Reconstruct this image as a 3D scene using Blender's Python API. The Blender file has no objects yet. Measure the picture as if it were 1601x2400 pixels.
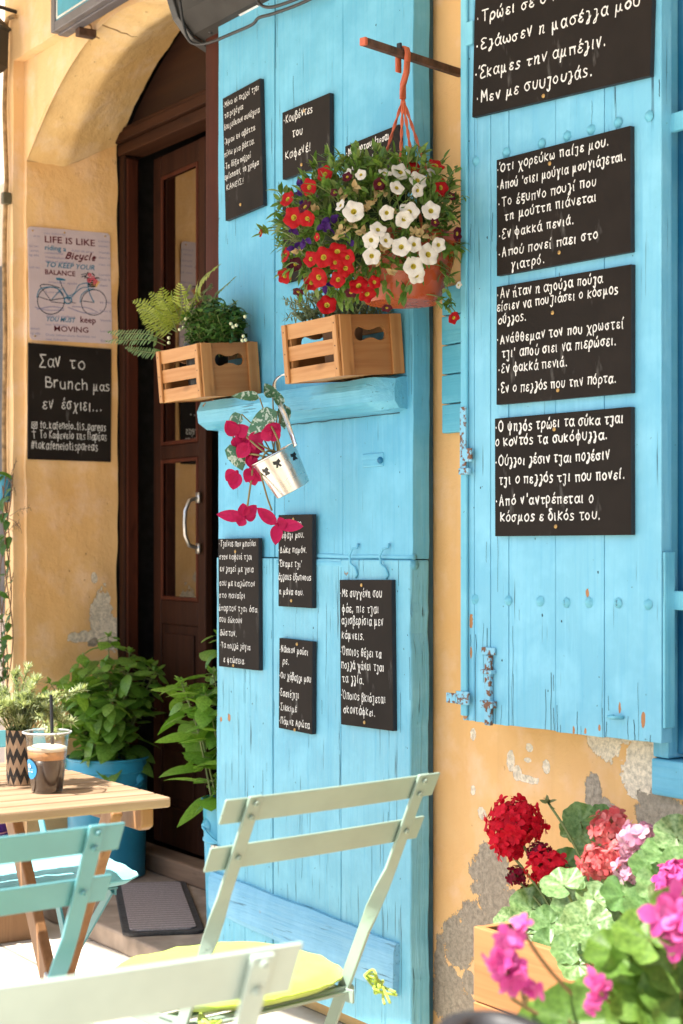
import bpy, bmesh, math, random, unicodedata
from mathutils import Vector, Matrix, noise
R_ = math.radians
rnd = random.Random(7)
S = bpy.context.scene
COL = S.collection

# ------------------------------------------------------------------ camera, sky, sun, exposure
EYE = 1.18
CAM = Vector((3.912, -2.279, EYE))
FOC = 3900.0
cd = bpy.data.cameras.new('camera')
cam = bpy.data.objects.new('camera', cd); COL.objects.link(cam)
cam.location = CAM
cam.rotation_euler = (R_(90), 0, math.atan2(.8321, .5547))
cd.sensor_fit = 'VERTICAL'; cd.sensor_height = 36.0; cd.lens = FOC / 2400 * 36
cd.shift_y = 75 / 2400
cd.clip_start = .05; cd.clip_end = 500
cd.dof.use_dof = True; cd.dof.focus_distance = 3.65; cd.dof.aperture_fstop = 6.3
S.camera = cam
SUN_EL, SUN_DIR = R_(60), Vector((.25, .95)).normalized()      # direction the light travels over the ground
w = bpy.data.worlds.new('World'); S.world = w; w.use_nodes = True
wn = w.node_tree.nodes; wl = w.node_tree.links
for n in list(wn): wn.remove(n)
sky = wn.new('ShaderNodeTexSky'); sky.sky_type = 'NISHITA'; sky.sun_disc = False
sky.sun_elevation = SUN_EL
sky.sun_rotation = math.atan2(-SUN_DIR.x, -SUN_DIR.y)
sky.air_density = 1.0; sky.dust_density = 2.5; sky.ozone_density = 1.0
bg = wn.new('ShaderNodeBackground'); bg.inputs[1].default_value = .10
out = wn.new('ShaderNodeOutputWorld')
wl.new(sky.outputs[0], bg.inputs[0]); wl.new(bg.outputs[0], out.inputs[0])
sd = bpy.data.lights.new('sun', 'SUN'); sd.energy = 5.0; sd.angle = R_(.5); sd.color = (1, .95, .86)
sun = bpy.data.objects.new('sun', sd); COL.objects.link(sun)
v = Vector((SUN_DIR.x * math.cos(SUN_EL), SUN_DIR.y * math.cos(SUN_EL), -math.sin(SUN_EL)))
sun.rotation_euler = v.to_track_quat('-Z', 'Y').to_euler(); sun.location = (0, -6, 8)
S.view_settings.view_transform = 'Standard'; S.view_settings.look = 'None'
S.view_settings.gamma = 1; S.view_settings.use_curve_mapping = False
S.view_settings.exposure = 1.53

# ------------------------------------------------------------------ measuring helpers
RT = Vector((.5547, .8321, 0)); FW = Vector((-.8321, .5547, 0))
def ray(px, py): return FW + RT * ((px - 800) / FOC) + Vector((0, 0, (1275 - py) / FOC))
def at(px, py, Y=None, X=None, Z=None, D=None):
    """world point seen in the photo at px,py on the plane Y= / X= / Z= or at depth D"""
    d = ray(px, py)
    s = (Y - CAM.y) / d.y if Y is not None else (X - CAM.x) / d.x if X is not None else (Z - CAM.z) / d.z if Z is not None else D
    return CAM + d * s
def on(px, py, P, Nn):
    d = ray(px, py); return CAM + d * ((P - CAM).dot(Nn) / d.dot(Nn))
V = Vector
def lerp(a, b, t): return a + (b - a) * t

# ------------------------------------------------------------------ mesh builder
class MB:
    def __init__(s): s.v = []; s.f = []; s.m = []
    def add(s, vs, fs, mi=0):
        o = len(s.v); s.v += [V(p) for p in vs]
        for f in fs: s.f.append([i + o for i in f]); s.m.append(mi)
        return s
    def frame(s, c, ex, ey, ez, sx, sy, sz, mi=0):
        c = V(c); vs = []
        for z in (-.5, .5):
            for x, y in ((-.5, -.5), (.5, -.5), (.5, .5), (-.5, .5)):
                vs.append(c + V(ex) * x * sx + V(ey) * y * sy + V(ez) * z * sz)
        return s.add(vs, [(3, 2, 1, 0), (4, 5, 6, 7), (0, 1, 5, 4), (1, 2, 6, 5), (2, 3, 7, 6), (3, 0, 4, 7)], mi)
    def box(s, x0, x1, y0, y1, z0, z1, mi=0):
        return s.frame(((x0+x1)/2, (y0+y1)/2, (z0+z1)/2), (1,0,0), (0,1,0), (0,0,1), x1-x0, y1-y0, z1-z0, mi)
    def bar(s, a, b, wd, th, side=(0,0,1), mi=0):
        """rectangular bar from a to b; wd along 'side' made perpendicular"""
        a, b = V(a), V(b); d = (b - a); L = d.length; d.normalize()
        e = V(side); e = (e - d * e.dot(d)).normalized(); g = d.cross(e)
        return s.frame((a + b) / 2, g, e, d, th, wd, L, mi)
    def sweep(s, pts, wd, th, sides, mi=0):
        """flat bar through pts; sides[i] = direction of the broad side"""
        n = len(pts); vs = []
        for i in range(n):
            p = V(pts[i]); d = (V(pts[min(i+1, n-1)]) - V(pts[max(i-1, 0)])).normalized()
            e = V(sides[i]); e = (e - d * e.dot(d)).normalized(); g = d.cross(e)
            for a, b in ((-1,-1), (1,-1), (1,1), (-1,1)): vs.append(p + e * a * wd / 2 + g * b * th / 2)
        fs = [(3,2,1,0), tuple(range(4*n-4, 4*n))]
        for i in range(n-1):
            for k in range(4): fs.append((4*i+k, 4*i+(k+1) % 4, 4*i+4+(k+1) % 4, 4*i+4+k))
        return s.add(vs, fs, mi)
    def tube(s, pts, r, seg=7, mi=0, cap=True):
        pts = [V(p) for p in pts]; n = len(pts); rr = r if isinstance(r, (list, tuple)) else [r] * n
        vs = []; up = V((0, 0, 1)); e = None
        for i in range(n):
            d = (pts[min(i+1, n-1)] - pts[max(i-1, 0)])
            if d.length < 1e-9: d = V((0,0,1))
            d.normalize()
            if e is None: e = d.cross(V((.3, .5, .81)))
            e = (e - d * e.dot(d)).normalized(); g = d.cross(e)
            for k in range(seg):
                a = 2 * math.pi * k / seg; vs.append(pts[i] + (e * math.cos(a) + g * math.sin(a)) * rr[i])
        fs = []
        for i in range(n-1):
            for k in range(seg): fs.append((i*seg+k, i*seg+(k+1) % seg, (i+1)*seg+(k+1) % seg, (i+1)*seg+k))
        if cap: fs += [tuple(range(seg-1, -1, -1)), tuple(range((n-1)*seg, n*seg))]
        return s.add(vs, fs, mi)
    def lathe(s, c, prof, seg=32, ax=(0,0,1), mi=0):
        """prof = [(r, h)...] along axis ax from c"""
        c = V(c); ax = V(ax).normalized(); e = ax.cross(V((0,1,0)) if abs(ax.y) < .9 else V((1,0,0))).normalized(); g = ax.cross(e)
        vs = []; n = len(prof)
        for r, h in prof:
            for k in range(seg):
                a = 2*math.pi*k/seg; vs.append(c + ax*h + (e*math.cos(a) + g*math.sin(a))*max(r, 1e-5))
        fs = [(i*seg+k, i*seg+(k+1) % seg, (i+1)*seg+(k+1) % seg, (i+1)*seg+k) for i in range(n-1) for k in range(seg)]
        return s.add(vs, fs, mi)
    def prism(s, outline, o, ex, ez, nrm, th, mi=0):
        """outline [(a,b)] in plane o+a*ex+b*ez (counterclockwise), extruded th along -nrm"""
        o, ex, ez, nrm = V(o), V(ex), V(ez), V(nrm); n = len(outline)
        F = [o + ex*a + ez*b for a, b in outline]; B = [p - nrm*th for p in F]
        fs = [tuple(range(n)), tuple(range(2*n-1, n-1, -1))] + [(i+n, (i+1) % n+n, (i+1) % n, i) for i in range(n)]
        return s.add(F + B, fs, mi)
    def grid(s, fn, nu, nv, mi=0):
        vs = [fn(i/nu, j/nv) for j in range(nv+1) for i in range(nu+1)]
        fs = [(j*(nu+1)+i, j*(nu+1)+i+1, (j+1)*(nu+1)+i+1, (j+1)*(nu+1)+i) for j in range(nv) for i in range(nu)]
        return s.add(vs, fs, mi)
    def leaf(s, p, d, n, L, W, bend=.3, fold=.25, seg=4, tip=.5, mi=0):
        """leaf blade from p along d, upper side n; bend = droop, fold = V of the halves"""
        p, d, n = V(p), V(d).normalized(), V(n); n = (n - d*n.dot(d))
        if n.length < 1e-4: n = d.orthogonal()
        n.normalize(); sd_ = d.cross(n); vs = [p]; 
        for i in range(1, seg):
            t = i/seg; c = p + d*L*t - n*L*bend*t*t
            wv = W*.5*(math.sin(math.pi*t**tip))**.8
            vs += [c - sd_*wv + n*wv*fold, c, c + sd_*wv + n*wv*fold]
        vs.append(p + d*L*.98 - n*L*bend)
        fs = [(0, 2, 1), (0, 3, 2)]
        for i in range(seg-2):
            a = 1+3*i; fs += [(a, a+1, a+4, a+3), (a+1, a+2, a+5, a+4)]
        a = 1+3*(seg-2); e = len(vs)-1; fs += [(a, a+1, e), (a+1, a+2, e)]
        return s.add(vs, fs, mi)
    def build(s, name, mats, parent=None, smooth=False, bevel=0, local=False, sub=0, angle=40):
        me = bpy.data.meshes.new(name)
        M = None
        if parent is not None and not local: M = wm(parent).inverted()
        me.from_pydata([(M @ p if M else p)[:] for p in s.v], [], s.f)
        mats = mats if isinstance(mats, (list, tuple)) else [mats]
        for m in mats: me.materials.append(m)
        if len(mats) > 1: me.polygons.foreach_set('material_index', s.m)
        if smooth:
            me.polygons.foreach_set('use_smooth', [True]*len(me.polygons))
            if smooth == 'auto': me.set_sharp_from_angle(angle=R_(angle))
        me.update()
        o = bpy.data.objects.new(name, me); COL.objects.link(o)
        if parent is not None: o.parent = parent
        if bevel:
            b = o.modifiers.new('bevel', 'BEVEL'); b.width = bevel; b.segments = 2; b.limit_method = 'ANGLE'; b.angle_limit = R_(40)
        if sub:
            b = o.modifiers.new('subdivision', 'SUBSURF'); b.levels = b.render_levels = sub
        return o
def wm(o):
    m = o.matrix_basis.copy()
    while o.parent is not None: o = o.parent; m = o.matrix_basis @ m
    return m
def tag(o, label=None, cat=None, group=None, kind=None):
    for k, x in (('label', label), ('category', cat), ('group', group), ('kind', kind)):
        if x: o[k] = x
    return o
def thing(name, loc, label, cat, group=None, rot=(0,0,0)):
    o = bpy.data.objects.new(name, None); COL.objects.link(o); o.empty_display_size = .05
    o.location = loc; o.rotation_euler = rot
    return tag(o, label, cat, group)
def dup(o, parent, M=None, name=None):
    c = o.copy(); COL.objects.link(c); c.parent = parent
    if M is not None: c.matrix_basis = M
    return c

# ------------------------------------------------------------------ materials
class NT:
    def __init__(s, name):
        s.m = bpy.data.materials.new(name); s.m.use_nodes = True; s.t = s.m.node_tree
        for n in list(s.t.nodes): s.t.nodes.remove(n)
        s.o = s.n('ShaderNodeOutputMaterial'); s.b = s.n('ShaderNodeBsdfPrincipled')
        s.l(s.b.outputs[0], s.o.inputs[0]); s.tc = s.n('ShaderNodeTexCoord')
    def n(s, t, **k):
        x = s.t.nodes.new(t)
        for a, b in k.items(): setattr(x, a, b)
        return x
    def l(s, a, b): s.t.links.new(a, b)
    def put(s, sock, val):
        if hasattr(val, 'links'): s.l(val, sock)
        else: sock.default_value = val
    def noise(s, scale, detail=4, rough=.55, vec=None, st=(1,1,1), off=(0,0,0), dist=0):
        mp = s.n('ShaderNodeMapping'); mp.inputs['Scale'].default_value = st; mp.inputs['Location'].default_value = off
        s.l(vec if vec is not None else s.tc.outputs['Object'], mp.inputs[0])
        x = s.n('ShaderNodeTexNoise'); s.l(mp.outputs[0], x.inputs['Vector'])
        x.inputs['Scale'].default_value = scale; x.inputs['Detail'].default_value = detail
        x.inputs['Roughness'].default_value = rough; x.inputs['Distortion'].default_value = dist
        return x.outputs['Fac']
    def ramp(s, fac, a, b, lo=0., hi=1.):
        x = s.n('ShaderNodeMapRange'); x.clamp = True
        s.put(x.inputs[0], fac); x.inputs[1].default_value = a; x.inputs[2].default_value = b
        x.inputs[3].default_value = lo; x.inputs[4].default_value = hi
        return x.outputs[0]
    def math(s, op, a, b=0., c=0.):
        x = s.n('ShaderNodeMath', operation=op); s.put(x.inputs[0], a); s.put(x.inputs[1], b)
        if len(x.inputs) > 2: s.put(x.inputs[2], c)
        return x.outputs[0]
    def mix(s, f, a, b, blend='MIX'):
        x = s.n('ShaderNodeMix', data_type='RGBA', blend_type=blend)
        s.put(x.inputs['Factor'], f)
        s.put(x.inputs[6], a if hasattr(a, 'links') else (*a[:3], 1)); s.put(x.inputs[7], b if hasattr(b, 'links') else (*b[:3], 1))
        return x.outputs[2]
    def bump(s, h, strength=.3, dist=.002, prev=None):
        x = s.n('ShaderNodeBump'); x.inputs['Strength'].default_value = strength; x.inputs['Distance'].default_value = dist
        s.put(x.inputs['Height'], h)
        if prev is not None: s.l(prev, x.inputs['Normal'])
        return x.outputs[0]
    def fin(s, col=None, rough=None, nor=None, **k):
        if col is not None: s.put(s.b.inputs['Base Color'], col if hasattr(col, 'links') else (*col[:3], 1))
        if rough is not None: s.put(s.b.inputs['Roughness'], rough)
        if nor is not None: s.l(nor, s.b.inputs['Normal'])
        for a, b in k.items(): s.put(s.b.inputs[a.replace('_', ' ')], b)
        return s.m
def plain(name, c, rough=.5, var=.12, sc=12, bump=.15, bsc=120, **k):
    t = NT(name); f = t.noise(sc, 3)
    c2 = tuple(x*(1-2*var) for x in c); c1 = tuple(min(1, x*(1+var)) for x in c)
    col = t.mix(t.ramp(f, .3, .7), c2, c1)
    nb = t.bump(t.noise(bsc, 3), bump, .001)
    return t.fin(col, t.ramp(t.noise(sc*2.3, 2), .3, .7, rough*.85, min(1, rough*1.15)), nb, **k)
def island(t):
    return t.n('ShaderNodeNewGeometry').outputs['Random Per Island']
def leafmat(name, c1, c2, rough=.45, trans=.3, c3=None, edge=None):
    t = NT(name); r = island(t)
    col = t.mix(r, c1, c2)
    col = t.mix(t.ramp(t.noise(160, 3), .35, .7), col, tuple(x*.72 for x in c1))
    if c3: col = t.mix(t.ramp(r, .86, .9), col, c3)
    t.fin(col, rough, t.bump(t.noise(220, 3), .25, .001))
    tr = t.n('ShaderNodeBsdfTranslucent'); t.l(t.mix(1., col, (1.0, 1.0, .45), 'MULTIPLY'), tr.inputs[0])
    mx = t.n('ShaderNodeMixShader'); mx.inputs[0].default_value = trans
    t.l(t.b.outputs[0], mx.inputs[1]); t.l(tr.outputs[0], mx.inputs[2]); t.l(mx.outputs[0], t.o.inputs[0])
    return t.m
def petal(name, c, c2=None, rough=.5, trans=.3):
    t = NT(name); r = island(t)
    col = t.mix(r, c, c2 or tuple(x*.8 for x in c)); col = t.mix(t.ramp(t.noise(55, 4, .6, dist=.8), .42, .70, 0, .55), col, tuple(x*.55 for x in c))
    t.fin(col, rough, t.bump(t.noise(150, 3), .25, .001), Specular_IOR_Level=.18)
    tr = t.n('ShaderNodeBsdfTranslucent'); t.l(col, tr.inputs[0])
    mx = t.n('ShaderNodeMixShader'); mx.inputs[0].default_value = trans
    t.l(t.b.outputs[0], mx.inputs[1]); t.l(tr.outputs[0], mx.inputs[2]); t.l(mx.outputs[0], t.o.inputs[0])
    return t.m
def wood(name, c1, c2, axis=0, sc=1., rough=.5, bump=.25, spec=.3):
    t = NT(name); st = [55*sc]*3; st[axis] = 3.0*sc
    f = t.noise(1, 5, .6, st=st, dist=.6); st2 = [14*sc]*3; st2[axis] = 1.2*sc
    g = t.noise(1, 3, .5, st=st2)
    col = t.mix(t.ramp(f, .3, .72), c2, c1)
    col = t.mix(t.ramp(g, .35, .75, 0, .55), col, tuple(x*.68 for x in c2))
    k = t.noise(1, 2, .5, st=[30*sc if i != axis else 9*sc for i in range(3)])
    col = t.mix(t.ramp(k, .66, .74, 0, .6), col, tuple(x*.35 for x in c2))
    w2 = t.noise(4.5, 4, .65, off=(6, 1, 3)); col = t.mix(t.ramp(w2, .52, .72, 0, .45), col, tuple(x*.6 for x in c2))
    return t.fin(col, t.ramp(g, .3, .7, rough*.8, min(1, rough*1.2)), t.bump(f, bump, .001), Specular_IOR_Level=spec)
def blue(name, c=(.120, .412, .568), axis=2, wear=1., rough=.5, chip=True, spots=()):
    """old oil paint over wood: brush streaks, cracks along the grain, chips"""
    t = NT(name); st = [70.]*3; st[axis] = 2.6
    g = t.noise(1, 5, .62, st=st, dist=.3)
    big = t.noise(2.2, 4, .6); mid = t.noise(9, 4, .6, off=(3, 1, 7))
    lt = tuple(min(1, x*1.14 + .045) for x in c); dk = (c[0]*.60, c[1]*.84, c[2]*.95)
    col = t.mix(t.ramp(big, .30, .60, .35, 1), dk, c)
    col = t.mix(t.ramp(mid, .45, .72, 0, .75), col, lt)
    col = t.mix(t.ramp(g, .53, .66, 0, .45), col, dk); col = t.mix(t.ramp(g, .40, .30, 0, .35), col, lt)
    st3 = [150.]*3; st3[axis] = 4.5
    cr = t.ramp(t.noise(1, 3, .5, st=st3, off=(5, 2, 1)), .70 - .03*wear, .735 - .03*wear)
    wz = t.ramp(t.noise(5, 3, .6, off=(9, 9, 2)), .50 - .05*wear, .62)
    cr = t.math('MULTIPLY', cr, wz)
    col = t.mix(t.math('MULTIPLY', cr, .85), col, (.02, .075, .11))
    h = t.math('SUBTRACT', g, t.math('MULTIPLY', cr, .8))
    if chip:
        ch = t.math('MULTIPLY', t.ramp(t.noise(34, 5, .6, st=(1, 1, .6), off=(1, 4, 4)), .715, .73), t.ramp(t.noise(3.1, 2, .5, off=(2, 8, 1)), .53, .58))
        col = t.mix(ch, col, (.34, .17, .07)); h = t.math('SUBTRACT', h, t.math('MULTIPLY', ch, .6))
        dn = t.ramp(t.noise(90, 2, .5, off=(7, 3, 5)), .765, .785)
        col = t.mix(t.math('MULTIPLY', dn, .8), col, (.03, .09, .12)); h = t.math('SUBTRACT', h, t.math('MULTIPLY', dn, .6))
    if spots:
        fld = None; en = t.math('SUBTRACT', t.noise(60, 4, .7), .5)
        for x, y, z, rx, rz in spots:
            mp = t.n('ShaderNodeMapping', vector_type='TEXTURE'); mp.inputs['Location'].default_value = (x, y, z); mp.inputs['Scale'].default_value = (rx, 9, rz)
            t.l(t.tc.outputs['Object'], mp.inputs[0]); ln = t.n('ShaderNodeVectorMath', operation='LENGTH'); t.l(mp.outputs[0], ln.inputs[0])
            fld = ln.outputs['Value'] if fld is None else t.math('MINIMUM', fld, ln.outputs['Value'])
        mk = t.ramp(t.math('ADD', fld, t.math('MULTIPLY', en, 2.2)), 1., 1.06, 1, 0)
        col = t.mix(mk, col, t.mix(t.noise(40, 3), (.50, .24, .09), (.30, .12, .045))); h = t.math('SUBTRACT', h, mk)
    h2 = t.math('ADD', h, t.math('MULTIPLY', mid, .7))
    return t.fin(col, t.ramp(mid, .3, .7, rough*.75, rough*1.2), t.bump(h2, .55*wear, .0035), Specular_IOR_Level=.4)
def metal_paint(name, c, rough=.38, var=.1):
    t = NT(name); f = t.noise(14, 3); col = t.mix(t.ramp(f, .35, .65), tuple(x*(1-var) for x in c), c)
    ru = t.math('MULTIPLY', t.ramp(t.noise(75, 3, .6, off=(3, 7, 1)), .735, .76), t.ramp(t.noise(9, 2, off=(1, 5, 2)), .45, .55)); col = t.mix(ru, col, (.09, .045, .025)); sc = t.ramp(t.noise(1, 3, .6, st=(40, 40, 220), off=(2, 2, 2)), .72, .80, 0, .35); col = t.mix(sc, col, tuple(min(1, x*1.35+.05) for x in c))
    return t.fin(col, rough, t.bump(t.noise(220, 2), .08, .0005))
def stucco(name, base, patches, grey=True):
    """painted plaster; patches = [(kind, x, y, z, rx, ry, rz)] where paint has fallen off"""
    t = NT(name); P = t.tc.outputs['Object']
    big = t.noise(1.6, 4, .6); mid = t.noise(8, 5, .62); fine = t.noise(60, 5, .6)
    c2 = (base[0]*.90, base[1]*.78, base[2]*.62); c1 = (min(1, base[0]*1.06), min(1, base[1]*1.16), min(1, base[2]*1.7))
    col = t.mix(t.ramp(big, .32, .68), c2, base)
    col = t.mix(t.ramp(mid, .5, .75, 0, .6), col, c1)
    pit = t.ramp(t.noise(34, 3, .6, st=(1, 1, .7), off=(2, 2, 9)), .70, .74)
    pit = t.math('MULTIPLY', pit, t.ramp(t.noise(3, 2, off=(5, 1, 3)), .42, .6))
    col = t.mix(t.math('MULTIPLY', pit, .75), col, (base[0]*.45, base[1]*.36, base[2]*.32))
    dr_ = t.ramp(t.noise(1, 4, .6, st=(11, 11, .9), off=(4, 0, 1)), .52, .74, 0, .28); col = t.mix(dr_, col, (base[0]*.62, base[1]*.52, base[2]*.48))
    hgt = t.math('ADD', t.math('MULTIPLY', mid, 1.4), t.math('MULTIPLY', fine, .35))
    hgt = t.math('SUBTRACT', hgt, t.math('MULTIPLY', pit, .7))
    en = t.math('ADD', t.noise(11, 6, .72), t.math('MULTIPLY', t.noise(40, 4, .7), .35))
    en = t.math('SUBTRACT', en, .675)
    for kind, cc in (('p', (.80, .69, .53)), ('g', (.38, .325, .25))):
        fld = None
        for k, x, y, z, rx, ry, rz in patches:
            if k != kind: continue
            mp = t.n('ShaderNodeMapping', vector_type='TEXTURE'); mp.inputs['Location'].default_value = (x, y, z); mp.inputs['Scale'].default_value = (rx, ry, rz)
            t.l(P, mp.inputs[0]); ln = t.n('ShaderNodeVectorMath', operation='LENGTH'); t.l(mp.outputs[0], ln.inputs[0])
            fld = ln.outputs['Value'] if fld is None else t.math('MINIMUM', fld, ln.outputs['Value'])
        if fld is None: continue
        e = t.math('ADD', fld, t.math('MULTIPLY', en, 2.3))
        mk = t.ramp(e, 1.0, 1.03, 1, 0); rim = t.math('MULTIPLY', t.ramp(e, 1.0, 1.10, 1, 0), t.ramp(t.noise(17, 3, off=(3, 3, 3)), .42, .58))
        gr = t.noise(85, 4, .75)
        pc = t.mix(t.ramp(gr, .36, .62), tuple(x*.58 for x in cc), tuple(min(1, x*1.15) for x in cc))
        pc = t.mix(t.ramp(t.noise(14, 3), .4, .7, 0, .5), pc, tuple(x*.8 for x in cc))
        col = t.mix(t.math('MULTIPLY', rim, .75), col, (.26, .15, .06))
        col = t.mix(mk, col, pc)
        hgt = t.math('SUBTRACT', hgt, t.math('MULTIPLY', mk, 2.2)); hgt = t.math('ADD', hgt, t.math('MULTIPLY', t.math('MULTIPLY', mk, gr), .6))
    return t.fin(col, .88, t.bump(hgt, .55, .009), Specular_IOR_Level=.25)

# ------------------------------------------------------------------ handwriting: single stroke letters, tenths of the x-height
GL = {}
for row in '''α 8|8,10 7,4 9,0;7,8 4,10 1,8 0,4 2,0 5,0 7,4
β 7|0,-6 0,10 2,15 5,15 6,12 3,9 6,7 7,3 5,0 2,0 0,2
γ 8|0,10 2,9 4,1;8,10 4,1 3,-5 4,-6 5,-4 4,1
δ 7|6,15 3,15 2,13 6,8 7,4 5,0 2,0 0,4 2,8 5,9
ε 6|6,9 3,10 1,8 2,6 4,5;4,5 1,4 0,2 2,0 5,0 6,2
ζ 6|0,10 5,10 5,10 4,2 4,-4 2,-6 0,-4
η 8|0,10 1,8 1,0;1,7 4,10 6,9 6,4 6,0 8,0
θ 7|3,0 0,5 2,15 5,15 7,9 5,1 3,0;0,8 7,8
ι 3|1,10 1,1 2,0
κ 7|0,12 0,0;6,10 0,5 0,5 6,0
λ 6|1,11 4,10 4,2 3,-4 0,-5 1,-2 4,1 6,4
μ 9|0,-6 1,10 1,10 1,3 3,0 5,2 6,10 6,10 6,2 8,0
ν 6|0,10 3,0 3,0 6,12
ξ 6|0,14 6,14;6,14 1,12 1,9 5,8;5,8 1,7 0,3 5,1 5,-3 3,-5
ο 7|3,10 0,7 0,3 3,0 6,2 7,6 5,10 3,10
π 8|0,10 8,10;1,10 1,0;7,10 7,0
ρ 7|0,-6 0,6 2,10 5,10 7,6 5,1 2,0 0,3
σ 8|8,10 3,10 0,7 0,3 3,0 6,2 6,6 3,10
ς 6|6,9 3,10 1,8 3,5 6,3 4,0 0,0
τ 7|0,10 7,10;3,10 3,2 4,0 6,1
υ 7|0,10 0,3 3,0 6,2 7,10
φ 9|4,14 4,-6;4,8 1,8 0,4 3,0 7,1 8,6 5,9 4,7
χ 8|0,10 2,9 6,-5 8,-6;8,10 0,-6
ψ 9|0,10 0,4 3,1 7,2 8,10;4,13 4,-6
ω 10|1,10 0,4 2,0 5,3 5,6 5,3 8,0 10,4 9,10
Α 9|0,0 4,15 4,15 8,0;1,5 7,5
Β 8|0,0 0,15;0,15 6,14 5,8 0,8;0,8 8,6 6,0 0,0
Δ 9|0,0 4,15 4,15 9,0 9,0 0,0
Ε 7|7,14 3,15 0,12 4,8;4,8 0,5 1,0 7,1
Ι 3|1,15 1,0
Κ 8|0,15 0,0;7,15 0,7 0,7 8,0
Μ 10|0,0 1,15 1,15 5,5 5,5 9,15 9,15 10,0
Ν 9|0,0 0,15 0,15 8,0 8,0 8,15
Ο 10|5,15 0,11 0,4 5,0 9,4 9,11 5,15
Π 9|0,0 0,15 0,15 8,15 8,15 8,0
Σ 9|8,15 0,15 0,15 5,8 5,8 0,0 0,0 9,0
Τ 9|0,15 9,15;4,15 4,0
r 5|0,10 0,0;0,7 3,10 5,9
u 7|0,10 0,3 3,0 6,3 6,10;6,3 7,0
n 7|0,10 0,0;0,7 4,10 6,7 6,0
c 6|6,9 3,10 0,6 1,1 4,0 6,1
h 7|0,15 0,0;0,7 4,10 6,7 6,0
t 5|2,14 2,2 4,0;0,10 5,10
f 5|5,14 3,15 2,12 2,-2;0,9 4,9
e 6|0,5 6,6 4,10 1,9 0,4 2,0 6,1
i 3|1,10 1,0;1,13 1,14
y 7|0,10 0,4 3,2 6,4;6,10 6,0 4,-5 1,-4
l 3|1,15 1,1 2,0
g 7|6,8 3,10 0,6 2,1 6,4;6,10 6,-2 3,-6 0,-4
. 3|1,0 1,1
, 3|1,1 0,-3
· 4|1,5 1,6
! 4|2,15 1,5;1,0 1,1
' 3|1,15 1,11
_ 6|0,0 6,0
# 9|3,14 1,0;7,14 5,0;0,10 9,10;0,5 8,5
- 5|0,5 5,5'''.split('\n'):
    ch, d = row.split(' ', 1); adv, st = d.split('|')
    GL[ch] = (int(adv), [[tuple(int(q) for q in p.split(',')) for p in s_.split(' ')] for s_ in st.split(';')])
for a, b in (('a', 'α'), ('o', 'ο'), ('k', 'κ'), ('s', 'ς'), ('p', 'ρ'), ('B', 'Β')): GL[a] = GL[b]

def spline(P, k=4):
    if len(P) < 3: return P
    o = []
    for i in range(len(P)-1):
        p0, p1, p2, p3 = P[max(i-1, 0)], P[i], P[i+1], P[min(i+2, len(P)-1)]
        if (p1 - p2).length < 1e-6: continue
        if (p0-p1).length < 1e-6: p0 = p1
        for j in range(k):
            t = j/k
            o.append(.5*((2*p1) + (p2-p0)*t + (2*p0-5*p1+4*p2-p3)*t*t + (3*p1-p0-3*p2+p3)*t**3))
    o.append(P[-1]); return o
def ribbon(mb, P, wd, o, ex, ez, nrm, lift, mi=0):
    """flat stroke of chalk through the 2-D points P on the board plane"""
    Q = [P[0]]
    for p in P[1:]:
        if (p - Q[-1]).length > wd*.12: Q.append(p)
    if len(Q) < 2: Q.append(Q[0] + V((wd*.3, wd*.1)))
    d0 = (Q[1]-Q[0]).normalized(); d1 = (Q[-1]-Q[-2]).normalized()
    C = []; kw_ = rnd.uniform(.78, 1.15)                          # (point, half width)
    C.append((Q[0]-d0*wd*.48, .10)); C.append((Q[0]-d0*wd*.3, .38))
    for q in Q: C.append((q, .5*kw_*rnd.uniform(.8, 1.12)))
    C.append((Q[-1]+d1*wd*.3, .36)); C.append((Q[-1]+d1*wd*.48, .10))
    n = len(C); vs = []
    for i in range(n):
        d = (C[min(i+1, n-1)][0] - C[max(i-1, 0)][0])
        d = d.normalized() if d.length > 1e-9 else V((1, 0)); nn = V((-d.y, d.x))
        for s_ in (-1, 1):
            q = C[i][0] + nn*s_*C[i][1]*wd
            vs.append(o + ex*q.x + ez*q.y + nrm*(lift + .00025*i/n))
    mb.add(vs, [(2*i, 2*i+2, 2*i+3, 2*i+1) for i in range(n-1)], mi)
def layout(txt):
    x = 0; S_ = []
    for ch in unicodedata.normalize('NFD', txt):
        if ch == ' ': x += 7; last = None; continue
        if ch in '\u0301\u0308':
            if last is None: continue
            gx, gw, cap = last
            if ch == '\u0301': S_.append([(gx-3, 14), (gx-2, 17)] if cap else [(gx+gw*.5, 13), (gx+gw*.5+1.5, 16)])
            else: S_.append([(gx, 13), (gx, 14)]); S_.append([(gx+3, 13), (gx+3, 14)])
            continue
        g = GL.get(ch)
        if g is None: x += 5; continue
        last = (x, g[0], ch.isupper())
        ks, kr, kd, kw = rnd.uniform(.88, 1.12), rnd.uniform(-.09, .09), rnd.uniform(-.9, .9), rnd.uniform(.9, 1.1)
        for s_ in g[1]: S_.append([(x+a*kw+kr*b, b*ks+kd) for a, b in s_])
        x += g[0] + 4.2
    return S_, x-4.2
def write(mb, txt, x0, x1, yb, xh, wd, o, ex, ez, nrm, mi=0, slant=0., tilt=0.):
    """txt from x0 to x1 (metres along ex), baseline yb, x-height xh"""
    S_, W = layout(txt); k = (x1-x0)/max(W, 1); h = xh/10; lift = .0008
    for i, s_ in enumerate(S_):
        jx, jy = rnd.uniform(-.35, .35), rnd.uniform(-.4, .4)
        P = [V((x0 + (a+jx+slant*b)*k, yb + (b+jy)*h + tilt*((a*k)))) for a, b in s_]
        ribbon(mb, spline(P), wd, o, ex, ez, nrm, lift + .00004*(i % 9), mi)

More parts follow.
